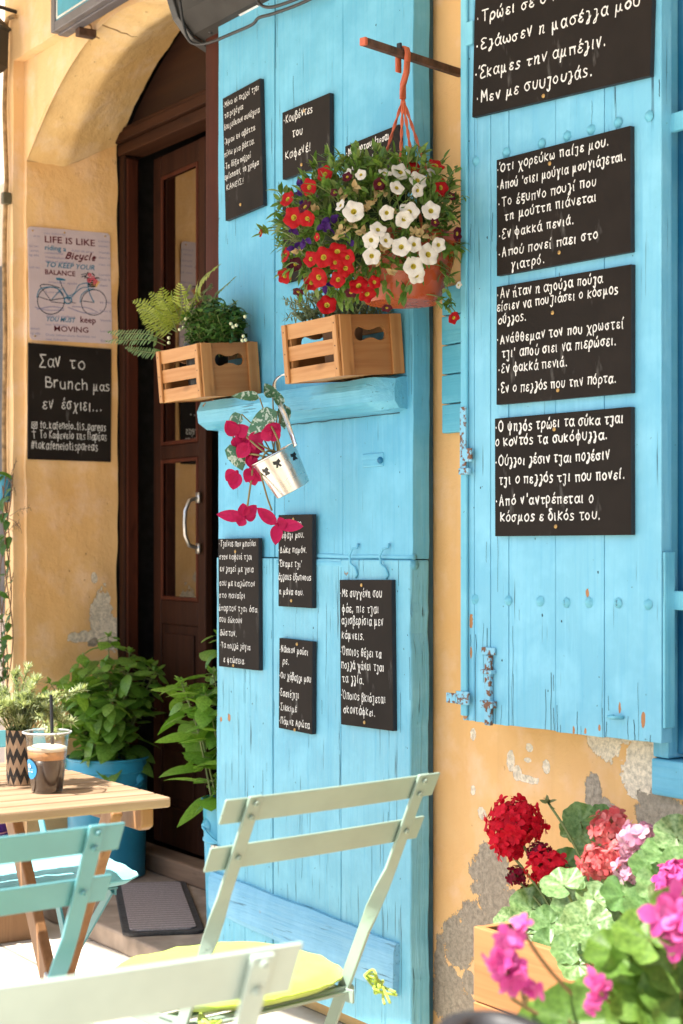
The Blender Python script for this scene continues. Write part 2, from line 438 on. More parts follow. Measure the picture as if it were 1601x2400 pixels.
# printed letters (Blender's own built-in face), turned into mesh
def printed(mb, txt, x0, x1, yb, capH, o, ex, ez, nrm, mi=0, shear=0., lift=.0006):
    cu = bpy.data.curves.new('t', 'FONT'); cu.body = txt; cu.size = 1; cu.resolution_u = 2; cu.offset = .012
    ob = bpy.data.objects.new('t', cu); COL.objects.link(ob)
    dg = bpy.context.evaluated_depsgraph_get(); me = bpy.data.meshes.new_from_object(ob.evaluated_get(dg))
    if len(me.vertices):
        xs = [q.co.x for q in me.vertices]; ys = [q.co.y for q in me.vertices]; a, b = min(xs), max(xs)
        H = .73
        vs = []
        for q in me.vertices:
            x = (q.co.x-a)/(b-a)*(x1-x0) + x0; y = q.co.y/H*capH
            vs.append(o + ex*(x+shear*y) + ez*(yb+y) + nrm*lift)
        mb.add(vs, [tuple(p.vertices) for p in me.polygons], mi)
    bpy.data.objects.remove(ob); bpy.data.meshes.remove(me); bpy.data.curves.remove(cu)

# ------------------------------------------------------------------ shared materials
OCHRE = (.78, .505, .235)
M = {}
LFY = -.07
M['blue'] = blue('blue paint'); M['blue_x'] = blue('blue paint along', axis=0, wear=1.5)
M['blue_y'] = blue('blue paint end', axis=1)
M['blue_lo'] = blue('blue paint worn', (.158, .450, .58), wear=2.0, spots=[(q.x-.45, LFY+.04, q.z-.06, rx, rz) for q, rx, rz in ((at(507, 1678, Y=-.07), .011, .012), (at(522, 1686, Y=-.07), .006, .007), (at(541, 1682, Y=-.07), .008, .010), (at(600, 2020, Y=-.07), .004, .008), (at(930, 1640, Y=-.07), .005, .005))])
M['blue_shut'] = blue('blue shutter paint', (.152, .470, .60), wear=1.05)
M['blue_sh_x'] = blue('blue shutter ledge', (.152, .470, .60), axis=0)
M['blue_dk'] = blue('deep blue and recess shade', (.012, .16, .30), wear=.6)  # darker blue; on the window it carries the shade of the recess
M['teal_pan'] = blue('blue boards paint', (.10, .40, .52), axis=0, wear=.8)
M['board'] = None
t = NT('blackboard'); f = t.noise(7, 4); sm = t.ramp(t.noise(1, 4, .6, st=(30, 30, 9), off=(4, 4, 2)), .64, .78)
col = t.mix(t.ramp(f, .3, .7), (.013, .0098, .0078), (.021, .016, .0128)); col = t.mix(t.math('MULTIPLY', sm, .38), col, (.22, .21, .195))
M['board'] = t.fin(col, .75, t.bump(t.noise(180, 3), .12, .0008), Specular_IOR_Level=.15)
M['board_edge'] = plain('blackboard edge', (.012, .012, .016), .6)
t = NT('chalk'); cv = t.noise(260, 3, .6)
M['chalk'] = t.fin(t.mix(t.ramp(cv, .28, .45), (.22, .21, .20), (.74, .72, .68)), .9)
M['screw'] = plain('brass screw', (.50, .30, .10), .4, metal=0) if False else plain('brass screw', (.52, .33, .12), .38, Metallic=.7)
M['dark_wood'] = wood('dark door wood', (.050, .016, .0075), (.020, .007, .0035), 2, .6, .6, spec=.12)
M['red_wood'] = wood('reddish jamb wood', (.095, .024, .011), (.045, .012, .006), 2, .6, .6, spec=.1)
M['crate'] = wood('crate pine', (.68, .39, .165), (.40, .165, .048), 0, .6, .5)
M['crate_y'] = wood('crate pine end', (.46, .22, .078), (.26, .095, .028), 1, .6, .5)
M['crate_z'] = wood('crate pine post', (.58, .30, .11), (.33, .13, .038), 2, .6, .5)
M['table'] = wood('acacia slat', (.45, .325, .22), (.30, .19, .11), 1, .7, .42)
M['table_d'] = wood('acacia frame', (.36, .20, .095), (.22, .105, .045), 2, .7, .42)
M['black'] = plain('black plastic', (.010, .010, .011), .4)
M['iron'] = plain('rusty iron', (.085, .040, .024), .7, .35, 40, .5)
M['terracotta'] = plain('terracotta plastic', (.33, .058, .016), .28, .06)
M['orange'] = plain('orange strap', (.56, .12, .05), .45)
M['steel'] = plain('steel', (.55, .53, .50), .32, .1, Metallic=.9)
M['soil'] = plain('soil', (.035, .022, .014), .95, .3, 60, .8)
M['stem'] = plain('green stem', (.16, .20, .055), .55)
M['stem_br'] = plain('brown stem', (.16, .085, .04), .7)

# ------------------------------------------------------------------ ground
t = NT('paving'); bk = t.n('ShaderNodeTexBrick'); mp = t.n('ShaderNodeMapping'); t.l(t.tc.outputs['Object'], mp.inputs[0]); t.l(mp.outputs[0], bk.inputs[0])
bk.inputs['Scale'].default_value = 1; bk.inputs['Brick Width'].default_value = .62; bk.inputs['Row Height'].default_value = .40; bk.inputs['Mortar Size'].default_value = .006
bk.inputs['Color1'].default_value = (.60, .54, .46, 1); bk.inputs['Color2'].default_value = (.54, .48, .41, 1); bk.inputs['Mortar'].default_value = (.20, .17, .14, 1)
f = t.noise(14, 5, .65); col = t.mix(t.ramp(f, .35, .7, 0, .55), bk.outputs[0], (.42, .37, .30))
t.fin(col, .85, t.bump(t.math('ADD', f, t.math('MULTIPLY', bk.outputs['Fac'], -1.2)), .4, .004))
mb = MB(); mb.grid(lambda a, b: V((lerp(-60, 40, a), lerp(-60, 40, b), 0)), 20, 20)
g = mb.build('street', t.m); tag(g, kind='structure')

# ------------------------------------------------------------------ house front
patches = []
for k_, px, py, rx, ry in (('g', 1150, 2045, 46, 66), ('g', 1172, 2130, 46, 60), ('g', 1120, 2165, 40, 40), ('g', 1078, 2215, 36, 52), ('g', 1050, 2330, 36, 60), ('g', 1090, 2370, 30, 40), ('g', 1030, 2260, 12, 60), ('g', 1100, 2300, 16, 26), ('g', 1392, 1862, 17, 44), ('g', 1412, 1905, 30, 34), ('g', 1570, 1925, 62, 62), ('g', 1585, 2040, 70, 80), ('g', 1500, 2010, 40, 40),
                           ('p', 1418, 1745, 30, 34), ('p', 1462, 1720, 22, 26), ('p', 1500, 1800, 32, 66), ('p', 1510, 1740, 30, 30), ('p', 1196, 1782, 9, 24), ('p', 1212, 1810, 9, 16), ('p', 1236, 1826, 22, 9), ('p', 1280, 1796, 7, 15), ('p', 1108, 1722, 6, 13), ('p', 1130, 1906, 10, 16), ('p', 1240, 1752, 6, 8), ('p', 1108, 1853, 6, 12), ('p', 1236, 1782, 8, 5)):
    q = at(px, py, Y=0); e = 1.08*(q-CAM).dot(FW)/FOC
    patches.append((k_, q.x, 0, q.z, rx*e/.62, 9, ry*e))
M['stucco'] = stucco('ochre stucco', OCHRE, patches)
house = thing('house_front', (0, 0, 0), 'ochre plastered house front with an arched doorway and peeling paint', 'house')
mb = MB()
def sheet(x0, x1, z0, z1, y=0.):
    mb.add([(x0, y, z0), (x1, y, z0), (x1, y, z1), (x0, y, z1)], [(0, 1, 2, 3)])
WX0, WX1, WZ0, WZ1 = 1.585, 2.75, .70, 2.55
sheet(0, WX0, 0, 5.2); sheet(WX0, WX1, 0, WZ0); sheet(WX0, WX1, WZ1, 5.2); sheet(WX1, 5.5, 0, 5.2)
for a, b, c, d in (((WX0, WZ0), (WX0, WZ1), 0, .22), ((WX1, WZ1), (WX1, WZ0), 0, .22), ((WX0, WZ1), (WX1, WZ1), 0, .22), ((WX1, WZ0), (WX0, WZ0), 0, .22)):
    mb.add([(a[0], c, a[1]), (b[0], c, b[1]), (b[0], d, b[1]), (a[0], d, a[1])], [(0, 1, 2, 3)])
mb.build('right_wall', M['stucco'], house)
# left side: raised surround (Y=-.04), recessed strip, reveal, arch
AX, HW = -.7315, .7315
zA = lambda x: 2.50 + .325*(1-((x-AX)/HW)**2)
zC = lambda x: 2.60 + .33*(1-((x-AX)/HW)**2)
SX, SZ = -1.487, 2.845
def jag(p, a=.004): return p + noise.noise_vector(p*9)*a
mb = MB()
mb.grid(lambda a, b: jag(V((lerp(-1.56, SX, a), -.04, lerp(0, SZ, b))), .003), 2, 60)
mb.grid(lambda a, b: jag(V((lerp(-1.56, 0, a), -.04, lerp(SZ, 5.2, b))), .003), 24, 30)
mb.grid(lambda a, b: jag(V((SX, lerp(-.04, 0, a), lerp(0, SZ, b))), .003), 2, 60)
mb.grid(lambda a, b: jag(V((lerp(SX, 0, b), lerp(-.04, 0, a), SZ)), .003), 2, 24)
mb.grid(lambda a, b: V((-1.56, lerp(1.2, -.04, a), lerp(0, 5.2, b))), 2, 20)
mb.grid(lambda a, b: V((0, lerp(-.04, 0, a), lerp(SZ, 5.2, b))), 1, 8)
rp = [('p', -1.463, .28, .93, 9, .045, .08), ('p', -1.463, .315, .86, 9, .05, .06), ('p', -1.463, .23, .855, 9, .06, .022), ('p', -1.463, .255, 1.06, 9, .012, .02), ('g', -1.463, .25, .832, 9, .022, .014), ('g', -1.463, .31, .822, 9, .02, .012)]
M['stucco_l'] = stucco('ochre stucco beside the door', (.80, .585, .34), [('p', 9, 9, 9, .1, .1, .1)])
M['stucco_r'] = stucco('ochre stucco of the reveal', (.86, .565, .265), rp)
mb.build('raised_surround', M['stucco_l'], house, 'auto')
mb = MB()
mb.grid(lambda a, b: jag(V((lerp(SX, -1.463, a), 0, lerp(0, zA(-1.463), b))), .003), 2, 50)
def spandrel(a, b):
    x = lerp(SX, 0, a); return V((x, 0, lerp(zA(max(x, -1.463)), SZ, b)))
mb.grid(spandrel, 60, 6)
mb.build('spandrel', M['stucco_l'], house, 'auto')
mb = MB()
def reveal(a, b):
    y = lerp(0, .345, a); top = 2.50 if y < .14 else lerp(2.50, 2.60, (y-.14)/.205)
    return jag(V((-1.463, y, lerp(0, top, b))), .006)
mb.grid(reveal, 20, 90)
mb.build('door_reveal', M['stucco_r'], house, 'auto')
mb = MB()
def soffit(a, b):
    x = lerp(-1.463, 0, a); y = b*.345
    z = zA(x) if y < .14 else lerp(zA(x), zC(x), (y-.14)/.205)
    q = V((x, y, z)); ed = 1-abs(2*b*.345/.28-1) if y < .14 else 0
    return q + noise.noise_vector(q*7)*.006 + noise.noise_vector(q*40)*.002 + V((0, 0, .022*max(0, 1-y/.12)*max(0, 1-((x-AX)/HW)**2)))
mb.grid(lambda a, b: soffit(a, 1-b), 110, 26)
mb.build('arch', stucco('arch plaster', (.82, .60, .30), [('p', 9, 9, 9, .1, .1, .1)]), house, 'auto', angle=28)
# a crack line running over the arch
ck = plain('crack', (.30, .16, .06), .9)
mb = MB(); mb.tube([soffit((-.90-.012*noise.noise(V((i*.9, 2, 2)))+1.463)/1.463, i*.05) + V((0, 0, .0008)) for i in range(9)], [.0012, .003, .0036, .003, .0034, .0026, .003, .002, .001], 5); mb.build('plaster_crack', ck, house, True)
mb = MB(); P = [at(x, y, Y=0) for x, y in ((186, 34), (189, 46), (200, 55), (213, 60), (216, 74), (224, 86), (232, 90))]; mb.tube(P, [.001, .003, .004, .003, .004, .003, .002], 5); mb.build('plaster_crack', ck, house, True)
# dark room
mb = MB()

mb2 = MB()
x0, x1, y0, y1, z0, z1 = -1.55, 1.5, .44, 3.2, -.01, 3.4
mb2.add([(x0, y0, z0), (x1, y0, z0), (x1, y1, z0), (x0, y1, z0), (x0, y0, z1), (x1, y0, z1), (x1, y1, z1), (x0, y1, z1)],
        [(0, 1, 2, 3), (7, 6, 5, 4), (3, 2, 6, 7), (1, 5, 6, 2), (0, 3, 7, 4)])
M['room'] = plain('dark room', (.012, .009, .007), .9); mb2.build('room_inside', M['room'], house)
mb = MB()                                                          # masonry behind the frame that closes the room
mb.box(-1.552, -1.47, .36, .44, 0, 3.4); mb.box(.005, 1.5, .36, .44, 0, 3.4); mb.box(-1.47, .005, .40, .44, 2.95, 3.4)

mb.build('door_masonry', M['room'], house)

# neighbour beyond the corner and a pipe
nb = thing('neighbour_house', (-6, .5, 0), 'pale blurred house beyond the left corner of the ochre house', 'house')
mb = MB(); mb.box(-14, -1.62, .35, 3, 0, 6); mb.build('wall', plain('pale plaster', (.62, .52, .44), .9, .1, 3), nb)
mb = MB(); mb.box(-3.6, -2.0, .30, .345, .9, 2.3); mb.build('shutter', plain('dark shutter', (.07, .06, .06), .6), nb)

# ------------------------------------------------------------------ doorway: frame, inner door
fr = thing('door_frame', (AX, .36, 0), 'dark brown wooden door frame with a solid panel under the arch', 'door frame')
mb = MB(); mb.box(-1.462, -1.42, .35, .40, .06, 2.56); mb.build('post', M['dark_wood'], fr, bevel=.006)
mb = MB(); mb.box(-1.42, -1.408, .358, .40, .06, 2.545); mb.build('post_bead', M['red_wood'], fr, bevel=.003)
mb = MB(); mb.box(-.085, 0, .35, .43, .06, 2.56); mb.build('post', M['dark_wood'], fr, bevel=.006)
mb = MB(); mb.box(-1.462, 0, .345, .43, 2.56, 2.60); mb.box(-1.462, 0, .33, .43, 2.602, 2.635); mb.box(-1.462, 0, .338, .43, 2.637, 2.652); mb.build('head_rail', wood('door head wood', (.070, .026, .012), (.032, .012, .006), 0, .6, .6, spec=.1), fr, bevel=.004)
mb = MB(); mb.grid(lambda a, b: V((lerp(-1.463, 0, a), .375, lerp(2.652, zC(lerp(-1.463, 0, a))+.03, b))), 40, 2); mb.build('arch_panel', wood('arch panel wood', (.042, .014, .006), (.022, .0075, .004), 0, .6, .5), fr)
mb = MB(); mb.box(-1.46, 0, .33, .425, .06, .125); mb.build('threshold', wood('threshold', (.30, .20, .13), (.18, .11, .07), 0, .6, .7), fr, bevel=.008)
mb = MB(); mb.box(-.10, -.004, -.055, -.022, 1.5, 3.0); mb.build('outer_jamb', M['red_wood'], fr, bevel=.006)
mb = MB(); mb.box(-.006, -.001, .0, .35, .06, 2.9); mb.build('jamb_lining', M['dark_wood'], fr)

dr = thing('inner_door', (-1.16, .46, .13), 'dark brown glazed inner door with a steel pull handle, standing ajar', 'door')
A, B = V((-1.375, .452, 0)), V((-.965, .435, 0)); dx = (B-A).normalized(); dn = V((dx.y, -dx.x, 0)); DW = (B-A).length
def dbox(mb, a0, a1, z0, z1, t0, t1): mb.frame(A + dx*(a0+a1)/2 + dn*(t0+t1)/2 + V((0, 0, (z0+z1)/2)), dx, dn, V((0, 0, 1)), a1-a0, t1-t0, z1-z0)
for a0, a1 in ((0, .065), (DW-.055, DW)):
    mb = MB(); dbox(mb, a0, a1, .13, 2.545, -.02, .010); mb.build('stile', M['dark_wood'], dr, bevel=.005)
for z0, z1 in ((2.47, 2.545), (1.475, 1.525), (.90, .985), (.13, .27), (.50, .55)):
    mb = MB(); dbox(mb, .065, DW-.055, z0, z1, -.018, .008); mb.build('rail', M['dark_wood'], dr, bevel=.005)
for z0, z1 in ((.58, .87), (.30, .47)):
    mb = MB(); dbox(mb, .066, DW-.056, z0-.03, z1+.03, -.012, .004); dbox(mb, .095, DW-.085, z0, z1, .004, .012)
    mb.build('panel', M['dark_wood'], dr, bevel=.008)
for z0, z1 in ((1.525, 2.47), (.985, 1.475)):
    mb = MB()
    for a0, a1, c0, c1 in ((.065, .078, z0, z1), (DW-.068, DW-.055, z0, z1), (.078, DW-.068, z0, z0+.013), (.078, DW-.068, z1-.013, z1)): dbox(mb, a0, a1, c0, c1, .004, .0125)
    mb.build('glazing_bead', M['red_wood'], dr, bevel=.003)
    mb = MB(); dbox(mb, .07, DW-.06, z0, z1, -.002, .002)
    t = NT('door glass'); t.t.nodes.remove(t.b); tr = t.n('ShaderNodeBsdfTransparent'); tr.inputs[0].default_value = (.92, .90, .86, 1); gl = t.n('ShaderNodeBsdfGlossy'); gl.inputs['Roughness'].default_value = .03; gl.inputs[0].default_value = (.42, .40, .37, 1)
    fz = t.n('ShaderNodeFresnel'); fz.inputs[0].default_value = 1.35; mx = t.n('ShaderNodeMixShader'); t.l(fz.outputs[0], mx.inputs[0]); t.l(tr.outputs[0], mx.inputs[1]); t.l(gl.outputs[0], mx.inputs[2]); t.l(mx.outputs[0], t.o.inputs[0])
    mb.build('pane', t.m, dr)
hd = MB(); hc = A + dx*(DW-.028) + dn*.02
hd.tube([hc + V((0, 0, 1.165)), hc + dn*.035 + V((0, 0, 1.175)), hc + dn*.05 + V((0, 0, 1.21)), hc + dn*.052 + V((0, 0, 1.25)), hc + dn*.05 + V((0, 0, 1.29)), hc + dn*.035 + V((0, 0, 1.325)), hc + V((0, 0, 1.335))], .007, 8)
for z in (1.165, 1.335): hd.frame(hc + dn*.003 + V((0, 0, z)), dx, dn, V((0, 0, 1)), .024, .007, .035)
hd.build('handle', M['steel'], dr, True)
ct = thing('reflection_sheet', (-1.16, .6, 1), 'added beige sheet behind the inner door glass, standing in for its reflection', 'reflection_sheet')  # added sheet; its beige stands in for the reflection in the panes
mb = MB()
def cur(a, b):
    q = A + dx*lerp(.06, DW-.05, a) - dn*(.034 + .012*math.sin(a*24)); return V((q.x, q.y, lerp(.95, 2.5, b)))
mb.grid(cur, 60, 4); mb.build('cloth', plain('beige reflection sheet', (.42, .28, .155), .9, .06, 5), ct, True)
# doorstep
mb = MB(); st = []
xs = [-1.462 + i*(1.455/40) for i in range(41)]
outl = [(x, -.15 + .012*noise.noise(V((x*6, 1, 2))) + (.05 if x > -.12 else 0)) for x in xs] + [(-.007, .45), (-1.462, .45)]
mb.prism(outl, (0, 0, .06), (1, 0, 0), (0, 1, 0), (0, 0, 1), .06)
o = mb.build('doorstep', plain('worn step', (.36, .28, .215), .85, .2, 9, .5, 60), bevel=.008); tag(o, 'worn grey plastered doorstep under the door mat', 'step')

# ------------------------------------------------------------------ big blue door leaf folded back against the wall
LF = -.07                                                         # its front plane
leafd = thing('door_leaf', (.45, -.04, .06), 'big weathered sky blue plank door leaf folded back against the ochre wall', 'door')
def plank(mb, x0, x1, z0, z1, y0, y1, jl=.0, jr=.0, seed=0, n=46):
    def side(x, j, up):
        r = []
        for i in range(n+1):
            z = lerp(z0, z1, i/n); q = noise.noise(V((seed*3.1, z*7, x*2))) + .6*noise.noise(V((seed, z*23, x)))
            r.append((x + j*q, z))
        return r if up else r[::-1]
    mb.prism(side(x0, jl, False)[::-1][::-1] and [*side(x1, jr, True), *side(x0, jl, False)], (0, y0, 0), (1, 0, 0), (0, 0, 1), (0, -1, 0), y1-y0)
M['crack_and_shade'] = plain('dark crack and gap shade', (.022, .075, .11), .8)
def cracks(mb, x0, x1, z0, z1, o, ex, nrm, n_, foot=False):
    """fine splits in the paint along the grain, part of the plank's own surface"""
    for i in range(n_):
        x = rnd.uniform(x0+.008, x1-.008) if rnd.random() < .7 else rnd.choice((x0+.004, x1-.004)); L_ = rnd.uniform(.012, .06) if rnd.random() < .75 else rnd.uniform(.08, .22); z = z0 if foot else rnd.uniform(z0+.02, z1-L_)
        w_ = rnd.uniform(.0006, .0017); P = []
        for j in range(9): P.append(V((x + .004*noise.noise(V((x*50, (z+L_*j/8)*16, i))) + (.0006*rnd.uniform(-1, 1)), z + L_*j/8)))
        ribbon(mb, P, w_, V(o), ex, V((0, 0, 1)), nrm, .0003, 1)
    if not foot:
        for i in range(n_):                                        # nicks
            x, z = rnd.uniform(x0+.006, x1-.006), rnd.uniform(z0+.02, z1-.02); r = rnd.uniform(.0008, .0026); k_ = rnd.randint(5, 7); a0 = rnd.random()*6
            q = [(x + r*rnd.uniform(.5, 1.2)*math.cos(a0+2*math.pi*j/k_), z + 1.5*r*rnd.uniform(.5, 1.2)*math.sin(a0+2*math.pi*j/k_)) for j in range(k_)]
            mb.add([V(o) + ex*a + V((0, 0, b)) + nrm*.0003 for a, b in q], [tuple(range(k_))], 1)
SPL = 1.145                                                       # where upper and lower half meet
UP = ((.0, .289, .003), (.2925, .602, .0), (.6055, .889, .004)); LO = ((.0, .15, .004), (.1515, .289, .0), (.2925, .602, .0), (.6055, .889, .006))
for k, (x0, x1, j) in enumerate(UP):
    mb = MB(); plank(mb, x0, x1, SPL+.0012, 2.95, LF + (.0, .001, -.001)[k], -.024, j if k == 0 else .0012, j if k == 2 else .0012, k+1)
    cracks(mb, x0, x1, SPL, 2.7, (0, LF + (.0, .001, -.001)[k], 0), V((1, 0, 0)), V((0, -1, 0)), 8)
    mb.build('plank', [M['blue'], M['crack_and_shade']], leafd, bevel=.0018)
for k, (x0, x1, j) in enumerate(LO):
    mb = MB(); plank(mb, x0, x1, .06, SPL-.0012, LF - .006 + (.001, .0, .001, -.001)[k], -.024, j if k == 0 else .0012, j if k == 3 else .0012, k+11)
    cracks(mb, x0, x1, .1, SPL, (0, LF - .006 + (.001, .0, .001, -.001)[k], 0), V((1, 0, 0)), V((0, -1, 0)), 11 if k else 6)
    mb.build('plank', [M['blue_lo'], M['crack_and_shade']], leafd, bevel=.004 if k == 3 else .0025)
mb = MB(); mb.box(.004, .875, -.022, -.004, .07, 2.94); mb.build('backing', blue('blue backing', (.022, .09, .13)), leafd)
# rounded rails where the halves meet
for z, h, yo in ((SPL+.006, .011, -.0035), (SPL-.012, .019, -.0045)):
    mb = MB(); mb.tube([V((x, LF-yo, z + .0025*noise.noise(V((x*9, z, 1))))) for x in [.31+i*.029 for i in range(21)]], h*.62, 8); mb.build('meeting_bead', M['blue_x'], leafd, True)
for x in (.665, .79):                                             # two hooks over the joint
    mb = MB(); y = LF-.006
    mb.tube([(x+.012, y+.002, SPL+.036), (x+.012, y-.002, SPL+.026), (x, y-.008, SPL+.024), (x-.012, y-.008, SPL+.008), (x-.008, y-.008, SPL-.012), (x+.008, y-.006, SPL-.02), (x+.014, y-.003, SPL-.036), (x+.006, y-.002, SPL-.044)], .0029, 7); mb.build('hook', M['blue'], leafd, True)
# heavy ledge across the leaf
mb = MB()
pr = [(0, 1.481), (-.052, 1.483), (-.078, 1.500), (-.082, 1.53), (-.070, 1.556), (-.03, 1.562), (0, 1.562)]
st = []; N = 44
for i in range(N+1):
    x = lerp(.012, .868, i/N); k = 1 if i < N-3 else (.92, .72, .45)[i-(N-2)] if i > N-3 else 1
    if i == 0: k = .8
    zc = 1.52
    st.append([V((x, LF + y*k + .002*noise.noise(V((x*17, y*40, 3))), zc + (z-zc)*(1 if k > .9 else .82+.18*k) + .002*noise.noise(V((x*13, z*30, 8))))) for y, z in pr])
m = len(pr); vs = [p for r in st for p in r]
mb.add(vs, [(i*m+j, i*m+j+1, (i+1)*m+j+1, (i+1)*m+j) for i in range(N) for j in range(m-1)] + [tuple(range(m-1, -1, -1)), tuple(range(N*m, N*m+m))])
ribbon(mb, [V((x, 1.4785 + .0022*noise.noise(V((x*24, 3, 3))))) for x in [.10 + i*.018 for i in range(42)]], .0030, V((0, LF, 0)), V((1, 0, 0)), V((0, 0, 1)), V((0, -1, 0)), .0012, 1)  # dark ribbon stands in for the shaded gap and cracks under the ledge
mb.build('ledge', [M['blue_x'], M['crack_and_shade']], leafd, 'auto', angle=30)
# slanting brace at the foot
mb = MB(); a, b = V((-.012, LF-.02, .245)), V((.845, LF-.02, .215)); n_ = 30
d = (b-a).normalized(); u = V((-d.z, 0, d.x)); st = []
for i in range(n_+1):
    t_ = i/n_; c = lerp(a, b, t_); hh = lerp(.054, .060, t_) + .004*noise.noise(V((t_*6, 1, 1)))
    for y, zz in ((0.02, -1), (.006, -1), (-.004, -.72), (-.004, .70), (.004, 1), (.02, 1)):
        st.append(c + V((0, y, 0)) + u*zz*hh + noise.noise_vector(c*12 + V((0, y*60, zz)))*.002)
mb.add(st, [(i*6+j, i*6+j+1, i*6+7+j, i*6+6+j) for i in range(n_) for j in range(5)] + [(5, 4, 3, 2, 1, 0), tuple(range(n_*6, n_*6+6))])
mb.build('brace', blue('blue paint on brace', (.17, .42, .60), axis=0, wear=2.2), leafd, 'auto', angle=30)
mb = MB(); mb.frame((.005, LF-.006, .345), (1, 0, 0), (0, 1, 0), (0, 0, 1), .03, .012, .05); mb.tube([(-.006, LF-.01, .32), (-.006, LF-.01, .37)], .009, 8); mb.build('hinge', M['steel'], leafd, 'auto')
mb = MB(); mb.frame((.733, LF-.001, 1.375), (1, 0, 0), (0, 1, 0), (0, 0, 1), .085, .006, .032); mb.build('cover_plate', M['blue_x'], leafd, bevel=.003)
mb = MB(); mb.lathe((.768, LF-.003, 1.373), [(.008, 0), (.0075, .006), (.004, .009), (0, .0095)], 12, (0, -1, 0)); mb.build('knob', M['blue_dk'], leafd, True)

# horizontal blue boards on the wall between leaf and shutter
bp = thing('board_panel', (1.15, -.02, 1.43), 'panel of horizontal blue boards on the wall behind the hanging basket', 'panel')
for i in range(5):
    z0 = 1.428 + i*.066; mb = MB(); mb.box(.93, 1.36, -.021 - .001*(i % 2), -.002, z0, z0+.0635); mb.build('board', M['teal_pan'], bp, bevel=.003)

# ------------------------------------------------------------------ window with its shutter
win = thing('window', (2.1, .0, .7), 'blue framed window at the right edge with an iron grille', 'window')
mb = MB(); mb.box(1.587, 1.628, -.012, .10, .772, 2.55); mb.build('stile', M['blue'], win, bevel=.004)
mb = MB(); mb.box(1.6285, 1.645, .012, .10, .78, 2.55); mb.build('inner_stile', M['blue_dk'], win, bevel=.003)  # shaded jamb side, its darkness put into the colour
mb = MB(); mb.box(1.587, 2.75, -.016, .05, .70, .77); mb.build('bottom_rail', M['blue_x'], win, bevel=.004)
mb = MB(); mb.box(1.63, 2.75, .10, .12, .78, 2.55); mb.build('pane_panel', M['blue_dk'], win)  # recess shade put into the colour of the panel
for z in (1.074, 1.972):
    mb = MB(); mb.frame((2.17, -.022, z), (1, 0, 0), (0, 1, 0), (0, 0, 1), 1.08, .012, .036); mb.build('grille_bar', M['blue_shut'], win, bevel=.003)
for zc in (1.0, 1.86):
    for s_ in (-1, 1):
        mb = MB(); P = []
        for i in range(26):
            a = i/25*2.0*math.pi; r = .062*(1-i/40); P.append(V((1.750 - math.cos(a)*r*.9, -.02, zc + s_*(-.0 + math.sin(a)*r))))
        mb.sweep(P, .014, .012, [V((0, 1, 0))]*26); mb.build('grille_scroll', M['blue_shut'], win, bevel=.002)
for i in range(3):
    mb = MB(); x = 1.86 + i*.28; mb.box(x-.006, x+.006, -.014, -.002, .775, 2.5); mb.build('grille_rod', M['blue_shut'], win)

SP = V((1.655, -.055, 0)); SE = V((-.9955, -.096, 0)).normalized(); SN = V((-.096, .9955, 0)) * -1; SN = V((.096*1, -.9955, 0)).normalized()
SN = V((-SE.y, SE.x, 0)); SN = SN if SN.y < 0 else -SN
SW, SZ0, SZ1 = .5387, .807, 2.75
UPV = V((0, 0, 1))
shut = thing('window_shutter', SP + UPV*SZ0, 'pale blue plank window shutter swung open, covered with four blackboards', 'shutter')
def sbox(mb, a0, a1, z0, z1, t0, t1): mb.frame(SP + SE*(a0+a1)/2 + SN*(t0+t1)/2 + UPV*(z0+z1)/2, -SE, -SN, UPV, a1-a0, t1-t0, z1-z0)
def sfrac(px, py=1300): q = on(px, py, SP, SN); return (q-SP).dot(SE)
def spos(px, py): return on(px, py, SP, SN)
M['blue_shutp'] = blue('pale blue shutter planks', (.185, .49, .64), wear=1.05, spots=[(lambda q: (q.x-SP.x, q.y-SP.y, q.z-SZ0, rx, rz))(spos(px, py)) for px, py, rx, rz in ((1377, 1389, .0035, .009), (1105, 1456, .005, .013), (1507, 1688, .005, .014), (1568, 1728, .012, .012), (1452, 1660, .003, .01), (1105, 1530, .003, .012), (1092, 1668, .008, .016), (1372, 1712, .003, .006), (1345, 1710, .003, .008), (1405, 1705, .003, .006))])
mb = MB(); sbox(mb, .006, SW-.006, SZ0+.006, SZ1, -.026, -.004); mb.build('backing', blue('shutter backing', (.02, .09, .13)), shut)
cuts = [0.0] + sorted(sfrac(x) for x in (1416, 1302, 1192, 1150, 1112))
edges = cuts + [SW]
for i in range(len(edges)-1):
    mb = MB(); a0, a1 = edges[i]+.0006, edges[i+1]-.0006
    z0 = SZ0 + .002*rnd.uniform(-1, 1)
    n = 24; x0, x1 = a0, a1
    pts = []
    for k in range(n+1): pts.append((x1, lerp(z0, SZ1, k/n)))
    for k in range(n+1): pts.append((x0, lerp(SZ1, z0, k/n)))
    # bottom edge a little ragged
    pts += [(lerp(x0, x1, k/9), z0 + .0016*noise.noise(V((k*3.3, i, 4)))) for k in range(1, 9)]
    pts = [(-a, z) for a, z in pts][::-1]
    mb.prism(pts, SP + SN*(.0015 if i in (4, 5) else .0008*(i % 2)), -SE, UPV, SN, .030)
    of = SP + SN*(.0015 if i in (4, 5) else .0008*(i % 2)); cracks(mb, -x1, -x0, SZ0, 2.4, of, -SE, SN, 4); cracks(mb, -x1, -x0, z0+.0005, z0+.1, of, -SE, SN, 5 if x1-x0 > .06 else 2, True)
    mb.build('plank', [M['blue_shutp'], M['crack_and_shade']], shut, bevel=.0016)
mb = MB(); sbox(mb, SW-.02, SW-.001, SZ0+.01, SZ1, .0025, .010); mb.build('edge_moulding', M['blue_shut'], shut, bevel=.003)
